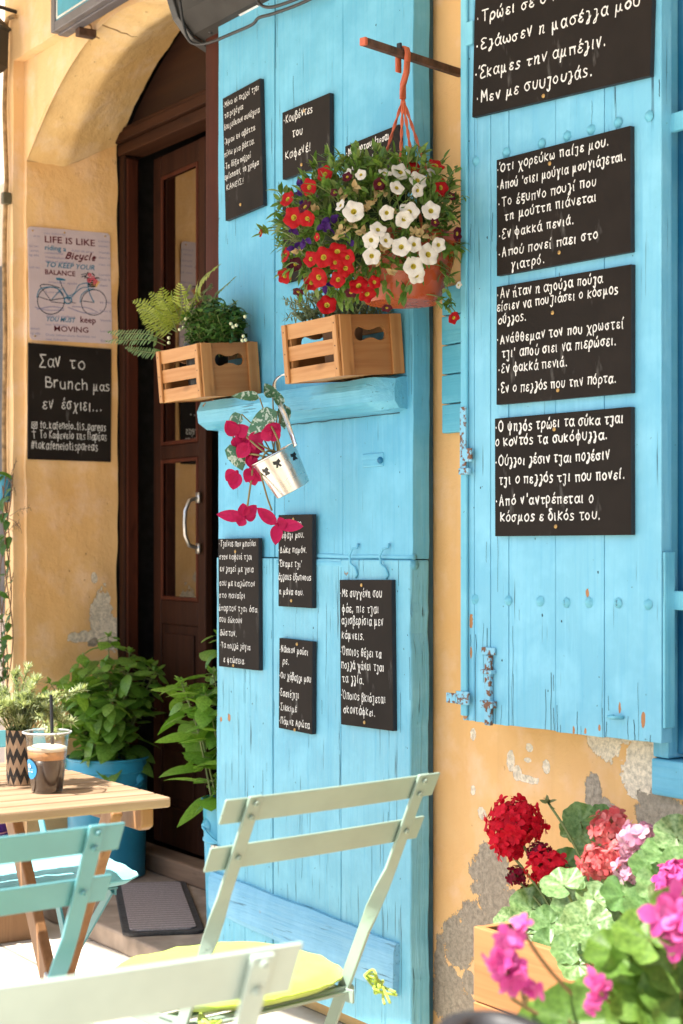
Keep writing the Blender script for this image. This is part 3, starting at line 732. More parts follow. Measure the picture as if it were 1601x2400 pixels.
# rounded nail heads
def nail(px, py, r=.0085):
    mb = MB(); q = spos(px, py) + SN*.001
    P = [(r*1.35, 0), (r*1.2, .002), (r*.8, .0055), (r*.35, .0075), (0, .008)]
    mb.lathe(q, P, 7, SN); mb.v = [p + noise.noise_vector(p*200)*.0016 for p in mb.v]; mb.build('nail_head', M['blue_shut'], shut, True)
for x, y in ((1114, 1404), (1192, 1407), (1266, 1409), (1328, 1412), (1381, 1412), (1449, 1413), (1519, 1417)): nail(x, y)
for x, y in ((1116, 378), (1187, 357), (1270, 336), (1330, 319), (1386, 304), (1449, 287), (1522, 272)): nail(x, y)
def smetal(name, shapes, mat):
    mb = MB()
    for a, b, c, d, t0, t1 in shapes:
        q0, q1 = spos(a, b), spos(c, d); f0, f1 = (q0-SP).dot(SE), (q1-SP).dot(SE)
        sbox(mb, min(f0, f1), max(f0, f1), min(q0.z, q1.z), max(q0.z, q1.z), t0, t1)
    return mb.build(name, mat, shut, bevel=.0015)
M['rusty_blue'] = blue('flaking blue on iron', (.17, .46, .62), wear=1.2)
t = NT('flaked iron'); f = t.ramp(t.noise(75, 4, .6), .50, .56); M['flake'] = t.fin(t.mix(f, (.20, .48, .64), (.16, .07, .035)), .7, t.bump(f, .5, .002))
smetal('hinge_plate', [(1056, 1622, 1078, 1648, .0105, .014), (1080, 1618, 1110, 1652, .0105, .016)], M['flake'])
smetal('bolt', [(1133, 1516, 1164, 1536, .002, .007), (1145, 1536, 1158, 1700, .003, .013), (1138, 1568, 1164, 1580, .002, .017), (1137, 1640, 1166, 1660, .002, .017)], M['flake'])
smetal('latch', [(1092, 1052, 1116, 1082, .010, .016), (1088, 955, 1102, 1110, .010, .014), (1088, 1098, 1112, 1112, .010, .018)], M['flake'])
mb = MB(); q = spos(1450, 1680); mb.tube([q + SN*.002 + SE*.012, q + SN*.02 + SE*.008, q + SN*.02 - SE*.008, q + SN*.002 - SE*.012], .004, 7); mb.build('pull_ring', M['blue_shut'], shut, True)
mb = MB(); q = spos(1107, 80); mb.frame(q + SN*.006, SE, SN, UPV, .024, .012, .05); mb.build('hinge_knuckle', M['blue_shut'], shut, bevel=.003)
for px in ((1552, 1600), ):
    mb = MB(); mb.frame(SP - SE*.004 - SN*.016 + UPV*1.0, SE, SN, UPV, .006, .03, .33); mb.build('side_strip', M['blue_shut'], shut, bevel=.002)

# ------------------------------------------------------------------ blackboards
ENDS = {}
def blackboard(label, tl, tr, bl, Pn, N, E, lines, xh, wd, screws, slant=.0, group=None, th=.013, pre=None, tiltz=0.):
    """tl/tr/bl: photo pixels of the front face's corners, on the plane through Pn with normal N"""
    P1 = Pn + N*th
    a, b, c = on(*tl, P1, N), on(*tr, P1, N), on(*bl, P1, N)
    W = (b-a).dot(E); H = a.z - c.z; tz = (b.z-a.z)/W; tx = (c-a).dot(E)/H
    ex = (E + UPV*tz).normalized(); ez = N.cross(ex); ez = ez if ez.z > 0 else -ez
    ex = ex if abs(tz) > .0 else E
    O = a - ez*H                                                   # lower left corner
    root = thing('blackboard', lerp(a, b, .5) - ez*H/2 - N*th, label, 'blackboard', group)
    mb = MB(); mb.prism([(0, 0), (W, 0), (W, H), (0, H)], O, ex, ez, N, th-.0005)
    p = mb.build('panel', [M['board'], M['board_edge']], root, bevel=.0012)
    for i, f in enumerate(p.data.polygons): f.material_index = 0 if abs((wm(p).to_3x3() @ f.normal).dot(N)) > .7 else 1
    for ln in lines:
        tx_, x0, x1, yb = ln[:4]; s_ = ln[4] if len(ln) > 4 else 1.
        mb = MB(); write(mb, tx_, x0*W, x1*W, H - yb*H, xh*H*s_, wd*(.72 if s_ < .95 else 1), O, ex, ez, N, 0, slant); mb.build('lettering', M['chalk'], p)
    if pre: mb = MB(); pre(mb, O, ex, ez, N, W, H); mb.build('camera_icon', M['chalk'], p)
    for sx, sy in screws:
        mb = MB(); q = O + ex*sx*W + ez*(H-sy*H) + N*.0004; mb.lathe(q, [(.0042, 0), (.0042, .001), (.003, .0022), (.0012, .0024), (.0008, .0010), (0, .0010)], 12, N); mb.build('screw', M['screw'], p, 'auto')
    return root
LPL = V((0, LF-.006, 0)); LP, LN, LE = V((0, LF, 0)), V((0, -1, 0)), V((1, 0, 0))
GL_, GS_ = 'blackboards on the blue door leaf', 'blackboards on the window shutter'
F = .0046
blackboard('tall narrow blackboard at the top left of the blue door leaf, eight lines', (521, 231), (609, 183), (517, 522), LP, LN, LE,
  [('·Μόνο οι πελλοί τζαι', .03, .97, .085), ('τα ρολόγια', .06, .55, .17), ('δουλεύκουν συνέχεια', .04, .97, .265), ('·Άμαν εν αβάττα', .03, .85, .385), ('πίνω μια βάττα.', .03, .83, .485), ('·Τη δόξα πολλοί', .02, .72, .585), ('εμίσησαν, το χρήμα', .02, .92, .67), ('ΚΑΝΕΙΣ!', .07, .52, .76)], .030, .0018, [(.42, .92)], group=GL_)
blackboard('almost square blackboard with three short lines, high on the blue door leaf', (661, 264), (772, 217), (660, 422), LP, LN, LE,
  [('·Κουβέντες', .04, .65, .18), ('του', .23, .44, .43), ('Καφενέ!', .08, .62, .72)], .078, .0026, [(.48, .11), (.42, .88)], group=GL_)
blackboard('blackboard half hidden behind the white flowers of the hanging basket', (808, 343), (934, 291), (808, 480), LP, LN, LE,
  [('·Μεν ποταυρίζεσαι', .03, .83, .18), ('κόπου φτάνει η', .05, .78, .46), ('χέρα του.', .08, .65, .74)], .078, .0026, [], group=GL_)
blackboard('blackboard almost wholly hidden behind the red flowers of the hanging basket', (661, 468), (706, 448), (661, 664), LP, LN, LE,
  [('·Ήρτεν', .03, .8, .3), ('η ώρα', .1, .8, .6)], .06, .004, [], group=GL_) if False else None
mbh = thing('blackboard', at(683, 560, Y=LF), 'blackboard almost wholly hidden behind the red flowers of the hanging basket', 'blackboard', GL_)
mb = MB(); a, c = at(661, 460, Y=LF-.013), at(661, 664, Y=LF-.013); b = at(760, 460, Y=LF-.013); mb.box(a.x, b.x, LF-.013, LF-.0005, c.z, a.z); mb.build('panel', M['board'], mbh, bevel=.0012)
blackboard('tall blackboard at the lower left of the blue door leaf, ten lines', (511, 1263), (605, 1261), (515, 1562), LPL, LN, LE,
  [('·Τζείνος που μπαίνει', .03, .95, .06), ('στον καφενέ τζαι', .04, .85, .16), ('εν λαλεί με γεια', .06, .88, .255), ('σου με καλώστον', .04, .92, .365), ('στο παναΐρι', .03, .68, .46), ('έπαρτον τζαι όσα', .02, .97, .56), ('σου δώκουν', .03, .6, .65), ('δώστον.', .05, .47, .755), ('·Τα πολλά λόγια', .04, .8, .85), ('ε φτώσεια.', .14, .68, .96)], .030, .0018, [(.44, .10), (.38, .98)], group=GL_)
blackboard('narrow blackboard partly behind the hanging pink cyclamen flower', (652, 1207), (731, 1205), (654, 1421), LPL, LN, LE,
  [('·Κόψε το', .02, .7, .12), ('κεφάλι μου.', .05, .78, .25), ('·Δώκε παμόν.', .02, .85, .41), ('·Έκαμε τζι\'', .02, .72, .565), ('άλλους έξυπνους', .02, .97, .705), ('η μάνα σου.', .04, .77, .865)], .045, .0020, [(.46, .05), (.40, .93)], group=GL_)
blackboard('narrow blackboard low in the middle of the blue door leaf', (654, 1495), (732, 1504), (652, 1706), LPL, LN, LE,
  [('·Νάκκον μούσι', .03, .88, .15), ('ρε.', .13, .32, .28), ('·Ου χάβαλλι μου', .02, .97, .44), ('·Εσσιέζιζι', .02, .62, .635), ('·Σικκιμέ', .02, .55, .79), ('·Πάμνε Αρώτα', .02, .94, .94)], .048, .0022, [(.55, .045), (.50, .985)], group=GL_)
blackboard('largest blackboard low on the blue door leaf, at its right, nine lines', (795, 1359), (917, 1359), (799, 1698), LPL, LN, LE,
  [('·Με συγγένη σου', .02, .82, .115), ('φάε, πιε τζαι', .06, .76, .22), ('αλισβερίσια μεν', .05, .84, .305), ('κάμνεις.', .05, .48, .405), ('·Όποιος θέλει τα', .02, .8, .52), ('πολλά χάνει τζαι', .03, .85, .61), ('τα λλία.', .05, .47, .705), ('·Όποιος βκιάζεται', .02, .87, .82), ('σκοντάφκει.', .07, .68, .915)], .037, .0023, [(.44, .035), (.47, .965)], group=GL_)
SNb = SN
blackboard('biggest blackboard at the top of the window shutter, cut by the upper edge', (1113, -17), (1532, -150), (1114, 273), SP, SN, -SE,
  [('·Τρώει σε ο κόσμος', .02, .72, .25), ('·Ελάωσεν η μασέλλα μου', .02, .94, .475), ('·Έκαμες την αμπέλιν.', .02, .77, .70), ('·Μεν με συυζουλάς.', .03, .70, .895)], .057, .0034, [(.43, .965)], group=GS_)
blackboard('second blackboard from the top on the window shutter, with seven lines of writing', (1163, 375), (1477, 294), (1163, 647), SP, SN, -SE,
  [('·Ότι χορεύκω παίζε μου.', .01, .85, .115), ('·Απού \'σιει μούγια μουγιάζεται.', .01, .97, .262), ('·Το έξυπνο πουλί που', .02, .76, .41), ('τη μούττη πιάνεται', .07, .76, .535), ('·Εν φακκά πενιά.', .02, .60, .685), ('·Απού πονεί παει στο', .02, .77, .845), ('γιατρό.', .12, .38, .965)], .050, .0027, [(.42, .145), (.49, .90)], group=GS_)
blackboard('third blackboard from the top on the window shutter, with seven lines of writing', (1163, 672), (1479, 619), (1162, 949), SP, SN, -SE,
  [('·Αν ήταν η αζούλα πούζα', .01, .80, .105), ('είσιεν να πουζιάσει ο κόσμος', .01, .91, .21), ('ούλλος.', .02, .24, .32), ('·Ανάθθεμαν τον που χρωστεί', .01, .95, .485), ('τζι\' απού σιει να πιερώσει.', .05, .90, .61), ('·Εν φακκά πενιά.', .02, .55, .735), ('·Εν ο πελλός που την πόρτα.', .02, .90, .905)], .050, .0027, [(.44, .29), (.48, .925)], group=GS_)
blackboard('lowest blackboard on the window shutter, with six lines of bold writing', (1159, 981), (1478, 953), (1158, 1257), SP, SN, -SE,
  [('·Ο ψηλός τρώει τα σύκα τζαι', .01, .95, .115), ('ο κοντός τα συκόφυλλα.', .01, .84, .235), ('·Ούλλοι λέσιν τζαι πολέσιν', .01, .85, .40), ('τζι ο πελλός τζι που πονεί.', .04, .96, .56), ('·Από ν\'αντρέπεται ο', .01, .74, .735), ('κόσμος ε δικός του.', .05, .79, .87)], .053, .0031, [(.46, .13), (.47, .925)], group=GS_)
def icons(mb, O, ex, ez, N, W, H):
    c = V((.075*W, H-.705*H)); s_ = .03*W
    sq = [c + V(p)*s_ for p in ((-1, -1.1), (1, -1.1), (1, 1.1), (-1, 1.1), (-1, -1.1))]
    ribbon(mb, sq, .0032, O, ex, ez, N, .0008)
    ribbon(mb, [c + V((math.cos(a), math.sin(a)))*s_*.5 for a in [i*.7 for i in range(10)]], .003, O, ex, ez, N, .0009)
    ribbon(mb, [c + V((.6, .7))*s_, c + V((.65, .75))*s_], .003, O, ex, ez, N, .0009)
RP, RN, RE = V((-1.463, 0, 0)), V((1, 0, 0)), V((0, 1, 0))
blackboard('blackboard on the ochre door reveal below the bicycle sign', (66, 803), (261, 818), (62, 1076), RP, RN, RE,
  [('Σαν', .13, .37, .195, 1.2), ('το', .50, .67, .195, 1.2), ('Brunch', .21, .70, .375, 1.15), ('μας', .78, .97, .375), ('εν', .17, .29, .555, 1.1), ('έσχιει...', .40, .88, .555, 1.1), ('to_kafeneio_tis_pareas', .145, .93, .725, .8), ('f', .05, .10, .81, .9), ('Το Καφενείο της Παρέας', .145, .94, .81, .8), ('#tokafeneiotispareas', .04, .83, .905, .85)], .055, .0036, [], 0., th=.006, pre=icons)

# ------------------------------------------------------------------ printed bicycle sign on the reveal
a, b, c = at(64, 530, X=-1.459), at(257, 547, X=-1.459), at(62, 796, X=-1.459)
W, H = b.y-a.y, a.z-c.z; tz = (b.z-a.z)/W
ex, ez, N = V((0, 1, tz)).normalized(), V((0, -tz, 1)).normalized(), V((1, 0, 0))
O = V((-1.4585, a.y, a.z)) - ez*H
sign = thing('bicycle_sign', O - V((.0045, 0, 0)), 'lilac printed metal sign with a blue bicycle and motto, on the ochre reveal', 'sign')
r = .014; ol = []
for cx, cz, a0 in ((W-r, r, -90), (W-r, H-r, 0), (r, H-r, 90), (r, r, 180)):
    for k in range(5): q = R_(a0+22.5*k); ol.append((cx+r*math.cos(q), cz+r*math.sin(q)))
mb = MB(); mb.prism(ol, O, ex, ez, N, .003); mb.build('plate', plain('lilac enamel', (.60, .50, .53), .35, .06, 6, .05), sign)
ink = {k: plain('ink '+k, v, .5, 0) for k, v in dict(maroon=(.13, .018, .03), blue=(.045, .22, .36), faint=(.33, .31, .44), dark=(.02, .045, .07), pink=(.62, .10, .14), black=(.015, .015, .02)).items()}
def sx(cx): return (cx-250)/755*W
def sy(cx, cy): f = (cx-250)/755; return H - (cy-(118+67*f))/1040*H
mb = MB()
for tx, x0, x1, yb in (('nec lobortis', 398, 590, 190), ('et m', 300, 357, 215), ('to nec', 262, 345, 305), ('amet', 270, 345, 348), ('ng elis', 255, 345, 388), ('dolor sit amet', 640, 850, 352), ('consectetur', 398, 570, 368), ('Vestibulum', 398, 580, 410), ('diam et eleifend', 398, 660, 445), ('quis nec', 255, 352, 500), ('mattis quis', 430, 690, 640), ('Lorem', 400, 560, 730), ('diam et eleifend', 398, 660, 950), ('nec lobortis', 392, 590, 1030), ('amet', 258, 340, 1062), ('ng elis', 252, 342, 1105), ('Duis bibendum facilisis mi', 392, 850, 1125), ('nec lobortis', 392, 590, 1165), ('Lorem', 895, 1000, 265), ('consec', 895, 985, 310), ('Vestib', 895, 1000, 372), ('diam a', 895, 1000, 420), ('nec el', 895, 1000, 485), ('Lorem', 895, 1000, 580), ('Duis b', 895, 1000, 625), ('diam', 895, 970, 680), ('et elit', 895, 1000, 840), ('Duis b', 895, 1000, 920), ('Vestib', 895, 1000, 1010), ('Lorem', 895, 1000, 1110), ('Sus', 895, 960, 1200)):
    printed(mb, tx, sx(x0), sx(x1), sy(x0, yb), .021*H, O, ex, ez, N)
mb.build('faint_text', ink['faint'], sign)
for tx, x0, x1, yb, ch_, ik, sh in (('LIFE IS LIKE', .2, .81, sy(400, 265), .060, 'maroon', 0), ('BALANCE', .195, .56, sy(400, 560), .045, 'maroon', 0), ('keep', .61, .80, sy(715, 1015), .058, 'maroon', 0), ('MOVING', .29, .705, sy(470, 1086), .050, 'maroon', 0), ('riding a', .2, .455, sy(400, 335), .046, 'blue', 0), ('TO KEEP YOUR', .2, .80, sy(400, 490), .047, 'blue', .25), ('YOU MUST', .19, .54, sy(392, 990), .043, 'blue', .25)):
    mb = MB(); printed(mb, tx, x0*W, x1*W, yb, ch_*H, O, ex, ez, N, 0, sh, .0009); mb.build('printed_words', ink[ik], sign)
mb = MB(); write(mb, 'Bicycle', .45*W, .80*W, sy(590, 415), .036*H, .0048, O, ex, ez, N, 0, .35); mb.build('printed_words', ink['maroon'], sign)
def stroke(mb, pts, wd, lift): ribbon(mb, spline([V((sx(x), sy(x, y))) for x, y in pts], 5), wd, O, ex, ez, N, lift)
mb = MB()
for cx, cy, r in ((445, 805, 122), (840, 832, 117)): stroke(mb, [(cx+r*math.cos(q*.26), cy+r*1.02*math.sin(q*.26)) for q in range(26)], .0026, .0009)
for p in ([(445, 805), (365, 690), (350, 668), (372, 655), (440, 660), (530, 690)], [(445, 805), (330, 765)], [(445, 800), (570, 785), (630, 790)], [(445, 815), (570, 832), (630, 828)], [(600, 800), (650, 830), (670, 832)], [(530, 620), (555, 700)], [(728, 570), (770, 560)], [(728, 590), (775, 578)], [(790, 690), (795, 640)], [(735, 815), (835, 832)]): stroke(mb, p, .0026, .0011)
mb.build('bicycle_wheels', ink['dark'], sign)
mb = MB()
for p in ([(318, 770), (345, 700), (420, 680), (500, 690), (550, 760)], [(555, 700), (590, 760), (600, 800)], [(560, 690), (600, 760), (660, 740), (700, 670), (760, 650), (785, 650)], [(610, 800), (690, 720), (740, 690), (790, 690)], [(785, 650), (800, 740), (840, 832)], [(712, 830), (725, 760), (790, 710), (840, 705)], [(455, 790), (540, 700)]): stroke(mb, p, .0034, .0013)
for i in range(5): stroke(mb, [(497+i*2, 598+i*4), (540, 602+i*4), (580-i*3, 616+i)], .003, .0014)
stroke(mb, [(600+34*math.cos(q*.5), 805+30*math.sin(q*.5)) for q in range(14)], .004, .0012)
mb.build('bicycle_body', ink['blue'], sign)
mb = MB()
for cx, cy, r in ((805, 575, 20), (835, 605, 22), (800, 625, 22), (858, 635, 22), (845, 655, 14)): stroke(mb, [(cx+r*.6*math.cos(q*.7), cy+r*.6*math.sin(q*.7)) for q in range(10)], r*.00024, .0018)
mb.build('basket_flowers', ink['pink'], sign)
mb = MB()
for i in range(5): stroke(mb, [(778+i*4, 600+i*19), (830, 612+i*18), (865-i*3, 604+i*19)], .005, .0015)
for p in ([(760, 600), (790, 550)], [(870, 600), (890, 605)], [(830, 560), (850, 580)]): stroke(mb, p, .004, .0015)
mb.build('bicycle_basket', ink['black'], sign)
mb = MB()
for k, p in enumerate(([(300, 860), (400, 890), (560, 895)], [(320, 880), (450, 860), (560, 880)], [(600, 870), (740, 925), (860, 935)], [(640, 865), (780, 880), (880, 930)])): stroke(mb, p, .0034, .0007)
mb.build('bicycle_shadow_print', ink['faint'], sign)
for fx, fy in ((.06, .035), (.44, .03), (.94, .03), (.06, .965)):
    mb = MB(); mb.lathe(O + ex*fx*W + ez*H*(1-fy), [(.0035, 0), (.003, .0015), (0, .002)], 10, N); mb.build('screw', M['screw'], sign, True)

# ------------------------------------------------------------------ heater above the door, hanging sign, rope, vine
ht = thing('outdoor_heater', (.2, -.03, 2.55), 'grey metal heater case with a white sticker, mounted above the blue door leaf', 'heater')
prof = [(-.028, 2.555), (-.085, 2.578), (-.128, 2.625), (-.152, 2.69), (-.158, 2.78), (-.15, 2.90), (-.10, 2.95), (-.028, 2.95)]
mb = MB(); X0, X1 = -.120, .95; n_ = len(prof)
mb.add([(X0, y, z) for y, z in prof] + [(X1, y, z) for y, z in prof], [tuple(range(n_)), tuple(range(2*n_-1, n_-1, -1))] + [(i, i+n_, (i+1) % n_+n_, (i+1) % n_) for i in range(n_)])
mb.build('case', plain('grey case', (.034, .031, .028), .6, .1, 5, .1, Specular_IOR_Level=.25), ht, bevel=.003)
mb = MB(); cen = V((0, -.09, 2.75))
mb.sweep([V((X0-.006, -.09+(y+.09)*1.05, 2.75+(z-2.75)*1.05)) for y, z in prof], .03, .008, [V((1, 0, 0))]*n_); mb.build('end_cap', plain('dark cap', (.03, .029, .028), .4), ht, bevel=.002)
d_ = V((0, -.057, .023)).normalized(); nb_ = V((0, -.023, -.057)).normalized()
mb = MB(); mb.frame(V((.165, -.056, 2.5665)) + nb_*.0012, (1, 0, 0), d_, nb_, .095, .040, .0015); mb.build('sticker', plain('white sticker', (.80, .79, .77), .5), ht)
for x in (-.05, .06, .27, .38, .5):
    mb = MB(); mb.lathe(V((x, -.056 + (.012 if x > 0 else -.01), 2.5665-(.005 if x > 0 else -.004))) + nb_*.0006, [(.006, 0), (.005, .001), (0, .0012)], 10, nb_); mb.build('bolt_hole', M['black'], ht, True)
mb = MB(); mb.box(X0+.02, X1, -.034, -.022, 2.535, 2.556); mb.build('mounting_lip', plain('steel lip', (.13, .125, .115), .4), ht, bevel=.001)
P = [at(*q[:2], Y=q[2]) for q in ((421, 0, -.165), (428, 50, -.15), (440, 90, -.125), (458, 103, -.11), (490, 100, -.10), (540, 80, -.095), (590, 58, -.095), (606, 42, -.10), (640, 32, -.10), (700, 10, -.10), (760, -18, -.10))]
mb = MB(); mb.tube(spline(P, 5), .0042, 8); mb.build('cable', M['black'], ht, True)
P = [at(*q[:2], Y=q[2]) for q in ((598, -10, -.115), (612, 12, -.11), (640, 16, -.105), (700, -4, -.10), (740, -20, -.10))]
mb = MB(); mb.tube(spline(P, 5), .0042, 8); mb.build('cable', M['black'], ht, True)

sg = thing('wall_sign', (-.75, -.08, 2.82), 'blue sign in a grey frame at the top left, above the arch', 'sign')
a = at(118, 78, Y=-.10); x0, z0 = a.x, a.z
mb = MB(); mb.box(x0, x0+1.2, -.075, -.04, z0-.004, z0+.7); mb.build('back', plain('grey sign case', (.12, .11, .12), .5), sg, bevel=.003)
mb = MB()
for a0, a1, c0, c1 in ((x0, x0+.03, z0, z0+.7), (x0+.03, x0+1.2, z0, z0+.03)): mb.box(a0, a1, -.10, -.0755, c0, c1)
mb.build('frame', plain('grey sign frame', (.13, .125, .14), .45), sg, bevel=.003)
mb = MB(); mb.box(x0+.03, x0+1.2, -.094, -.0757, z0+.03, z0+.7); mb.build('face', plain('blue sign face', (.035, .34, .50), .4, .15, 8), sg)
mb = MB(); mb.box(x0+.036, x0+1.2, -.0965, -.0942, z0+.036, z0+.042); mb.box(x0+.036, x0+.042, -.0965, -.0942, z0+.042, z0+.7); mb.build('white_line', plain('white line', (.7, .7, .66), .5), sg)
mb = MB(); mb.box(x0+.10, x0+.13, -.06, -.0, z0-.03, z0-.005); mb.build('bracket', M['iron'], sg, bevel=.002)

mb = MB(); P = [at(x, y, Y=-.055) for x, y in ((34, 38), (22, 42), (15, 52), (14, 90), (13, 160), (10, 250), (12, 330), (15, 420), (13, 470), (10, 600), (12, 800), (9, 1000), (12, 1200))]
mb.tube(spline(P, 4), .008, 8)
o = mb.build('hanging_rope', plain('jute rope', (.36, .23, .11), .9, .3, 40, .8, 300), None, True); tag(o, 'brown rope hanging down the left corner of the house', 'rope')
mb = MB(); q = at(14, 465, Y=-.06); mb.box(q.x-.012, q.x+.012, -.075, -.045, q.z-.02, q.z+.02); o = mb.build('rope_clip', plain('clip', (.10, .09, .05), .6), None, bevel=.003); tag(o, 'small dark clip holding the rope on the left corner', 'clip')
wl_ = thing('wall_lantern', at(6, 110, Y=-.1), 'black lantern at the far left edge, beside the rope', 'lantern')
q = at(-14, 110, Y=-.12)
mb = MB(); mb.lathe(q - V((0, 0, .09)), [(0, 0), (.03, .005), (.045, .02), (.05, .14), (.06, .15), (.02, .19), (0, .2)], 6); mb.build('body', M['black'], wl_)
mb = MB(); mb.tube([q + V((0, 0, .1)), q + V((0, .02, .14)), q + V((0, .11, .13))], .007, 8); mb.build('arm', M['black'], wl_)

M['vine'] = leafmat('vine leaf', (.045, .13, .02), (.10, .22, .035), .45, .35)
def rv(a=1.): return V((rnd.uniform(-a, a), rnd.uniform(-a, a), rnd.uniform(-a, a)))
vn = thing('climbing_vine', at(12, 1650, Y=-.1), 'thin green vine climbing the left corner of the house', 'vine')
st_, lf = MB(), MB()
for k in range(4):
    P = [at(8+10*math.sin(i*.9+k*1.7)+4*k, 1660-i*55, Y=-.09-.02*k) for i in range(11)]
    st_.tube(spline(P, 3), .0022, 5)
    for p in spline(P, 3):
        if rnd.random() < .55:
            d = (V((rnd.uniform(-1, 1), -.5, rnd.uniform(-.8, .5)))).normalized(); lf.leaf(p, d, V((.3, -.5, 1)) + rv(.5), rnd.uniform(.035, .06), rnd.uniform(.018, .03), .4, .2, 4, .7)
for (x, y), (x2, y2) in (((22, 1210), (70, 1190)), ((20, 1215), (48, 1240)), ((14, 1150), (38, 1080)), ((15, 1120), (35, 1150)), ((20, 1400), (30, 1350)), ((15, 1250), (45, 1225))):
    a, b = at(x, y, Y=-.11), at(x2, y2, Y=-.14); st_.tube([a, lerp(a, b, .5) + V((0, 0, .008)), b], .0012, 4)
    for i in range(7): p = lerp(a, b, .4+.1*i); st_.tube([p, p + (b-a).normalized()*.015 + V((0, 0, .012*(1 if i % 2 else -1)))], .0008, 3)
st_.build('stem', M['stem_br'], vn, True); lf.build('leaves', M['vine'], vn, True)
mb = MB(); q = at(4, 1145, Y=-.10); mb.lathe(q - V((0, 0, .045)), [(0, 0), (.03, 0), (.034, .085), (.037, .09), (.033, .09), (.03, .02), (0, .018)], 20)
o = mb.build('tin_can', metal_paint('blue can', (.05, .32, .50)), None, 'auto'); tag(o, 'small blue can hanging in the vine at the left edge', 'can')

# ------------------------------------------------------------------ bracket and hanging petunia basket
BX = V((.973, 0, 2.229)); BD = V((.23, -.973, 0)).normalized()
br = thing('iron_bracket', BX, 'rusty iron bar with a bright orange end sticking out over the flower basket', 'bracket')
mb = MB(); mb.bar(BX, BX + BD*.318, .016, .016); mb.build('bar', M['iron'], br, bevel=.0015)
mb = MB(); mb.bar(BX + BD*.318, BX + BD*.3265, .0165, .0165); mb.build('tip', M['orange'], br, bevel=.0015)
mb = MB(); mb.bar(BX + BD*.206 + V((0, 0, .012)), BX + BD*.212 + V((0, 0, .012)), .02, .012); mb.build('stop', M['black'], br, bevel=.002)

PC = V((1.022, -.197, 1.694))                                     # bottom centre of the pot
hb = thing('hanging_flower_basket', PC, 'terracotta hanging pot overflowing with red and white petunias', 'hanging basket')
mb = MB(); pf = [(0, 0), (.076, 0), (.081, .006)]
for i in range(9): h = .012+.105*i/8; r = .083+.036*(i/8)**.8; pf += [(r, h), (r+.0016, h+.004)] if i in (2, 5, 7) else [(r, h)]
pf += [(.126, .122), (.128, .14), (.123, .141), (.118, .125), (.108, .115), (0, .115)]
mb.lathe(PC, pf, 48); mb.build('pot', M['terracotta'], hb, 'auto')
SPt = BX + BD*.197
mb = MB(); e2 = V((0, 0, 1))
mb.sweep([SPt + BD*.012 + V((0, 0, -.035)), SPt + BD*.004 + V((0, 0, .0)), SPt + V((0, 0, .0185)), SPt - BD*.012 + V((.0, 0, .018)), SPt - BD*.02 + V((0, 0, -.005)), SPt - BD*.022 + V((0, 0, -.03))], .018, .003, [BD.cross(e2)]*6) if False else None
side = V((BD.y, -BD.x, 0))
mb.sweep([SPt + side*.013 + V((0, 0, -.036)), SPt + side*.0135 + V((0, 0, 0)), SPt + side*.010 + V((0, 0, .013)), SPt + V((0, 0, .0155)), SPt - side*.010 + V((0, 0, .013)), SPt - side*.0135, SPt - side*.010 + V((0, 0, -.04)), SPt + V((0, 0, -.065)), SPt + V((0, 0, -.095))], .016, .004, [BD]*9)
mb.sweep([SPt - side*.012 + V((0, 0, -.02)), SPt - side*.013 + BD*.004 + V((0, 0, -.05)), SPt - side*.002 + BD*.006 + V((0, 0, -.075)), SPt + BD*.004 + V((0, 0, -.097))], .010, .004, [BD]*4)
mb.build('hanger_hook', M['orange'], hb, True)
mb = MB(); J = SPt + V((0, 0, -.095))
for k, a in enumerate((200, 320, 345, 80)):
    e = PC + V((math.cos(R_(a))*.118, math.sin(R_(a))*.118, .138))
    for w_ in (0, math.pi):
        P = []
        for i in range(41):
            t_ = i/40; q = lerp(J, e, t_); d = (e-J).normalized(); u = d.orthogonal().normalized(); g = d.cross(u); ph = t_*34 + w_
            P.append(q + (u*math.cos(ph)+g*math.sin(ph))*.0018)
        mb.tube(P, .0021, 5)
mb.build('hanger_cord', M['orange'], hb, True)
M['pet_leaf'] = leafmat('petunia leaf', (.085, .19, .026), (.22, .35, .06), .5, .3, (.20, .28, .07))
CE = at(872, 535, D=3.53); RA, RB, RC = .186, .145, .15           # right, up, depth radii of the leafy mass
def bask(u, v, k=1.):                                              # direction on the ellipsoid
    d = V((math.cos(v)*math.cos(u), math.cos(v)*math.sin(u), math.sin(v)))
    return CE + (RT*d.x*RA - FW*d.y*RC + V((0, 0, 1))*d.z*RB)*k, (RT*d.x/RA - FW*d.y/RC + V((0, 0, 1))*d.z/RB).normalized()
lf, sm = MB(), MB()
for i in range(930):
    u, v = rnd.uniform(0, 2*math.pi), math.asin(rnd.uniform(-.92, .98)); k = rnd.uniform(.45, 1.03)**.6
    lump = 1+.16*noise.noise(V((math.cos(u)*1.6, math.sin(u)*1.6, v*1.8))) ; 
    p, n = bask(u, v, k*lump)
    if (p - PC).xy.length < .085 and p.z < PC.z+.07: continue
    out_ = (n*rnd.uniform(.3, 1.) + V((0, 0, rnd.uniform(-.5, .9))) + rv(.5)).normalized()
    q = p + out_*.03; sm.tube([p - out_*.02 - V((0, 0, .01)), p, q], .0011, 4, cap=False)
    for j in range(rnd.randint(3, 5)):
        d = (out_ + rv(.9)).normalized(); s_ = lerp(p, q, rnd.random())
        lf.leaf(s_, d, V((0, 0, 1)) - CAM*0 + rv(.5) - FW*.4, rnd.uniform(.020, .036), rnd.uniform(.008, .0125), rnd.uniform(0, .4), .22, 4, .85)
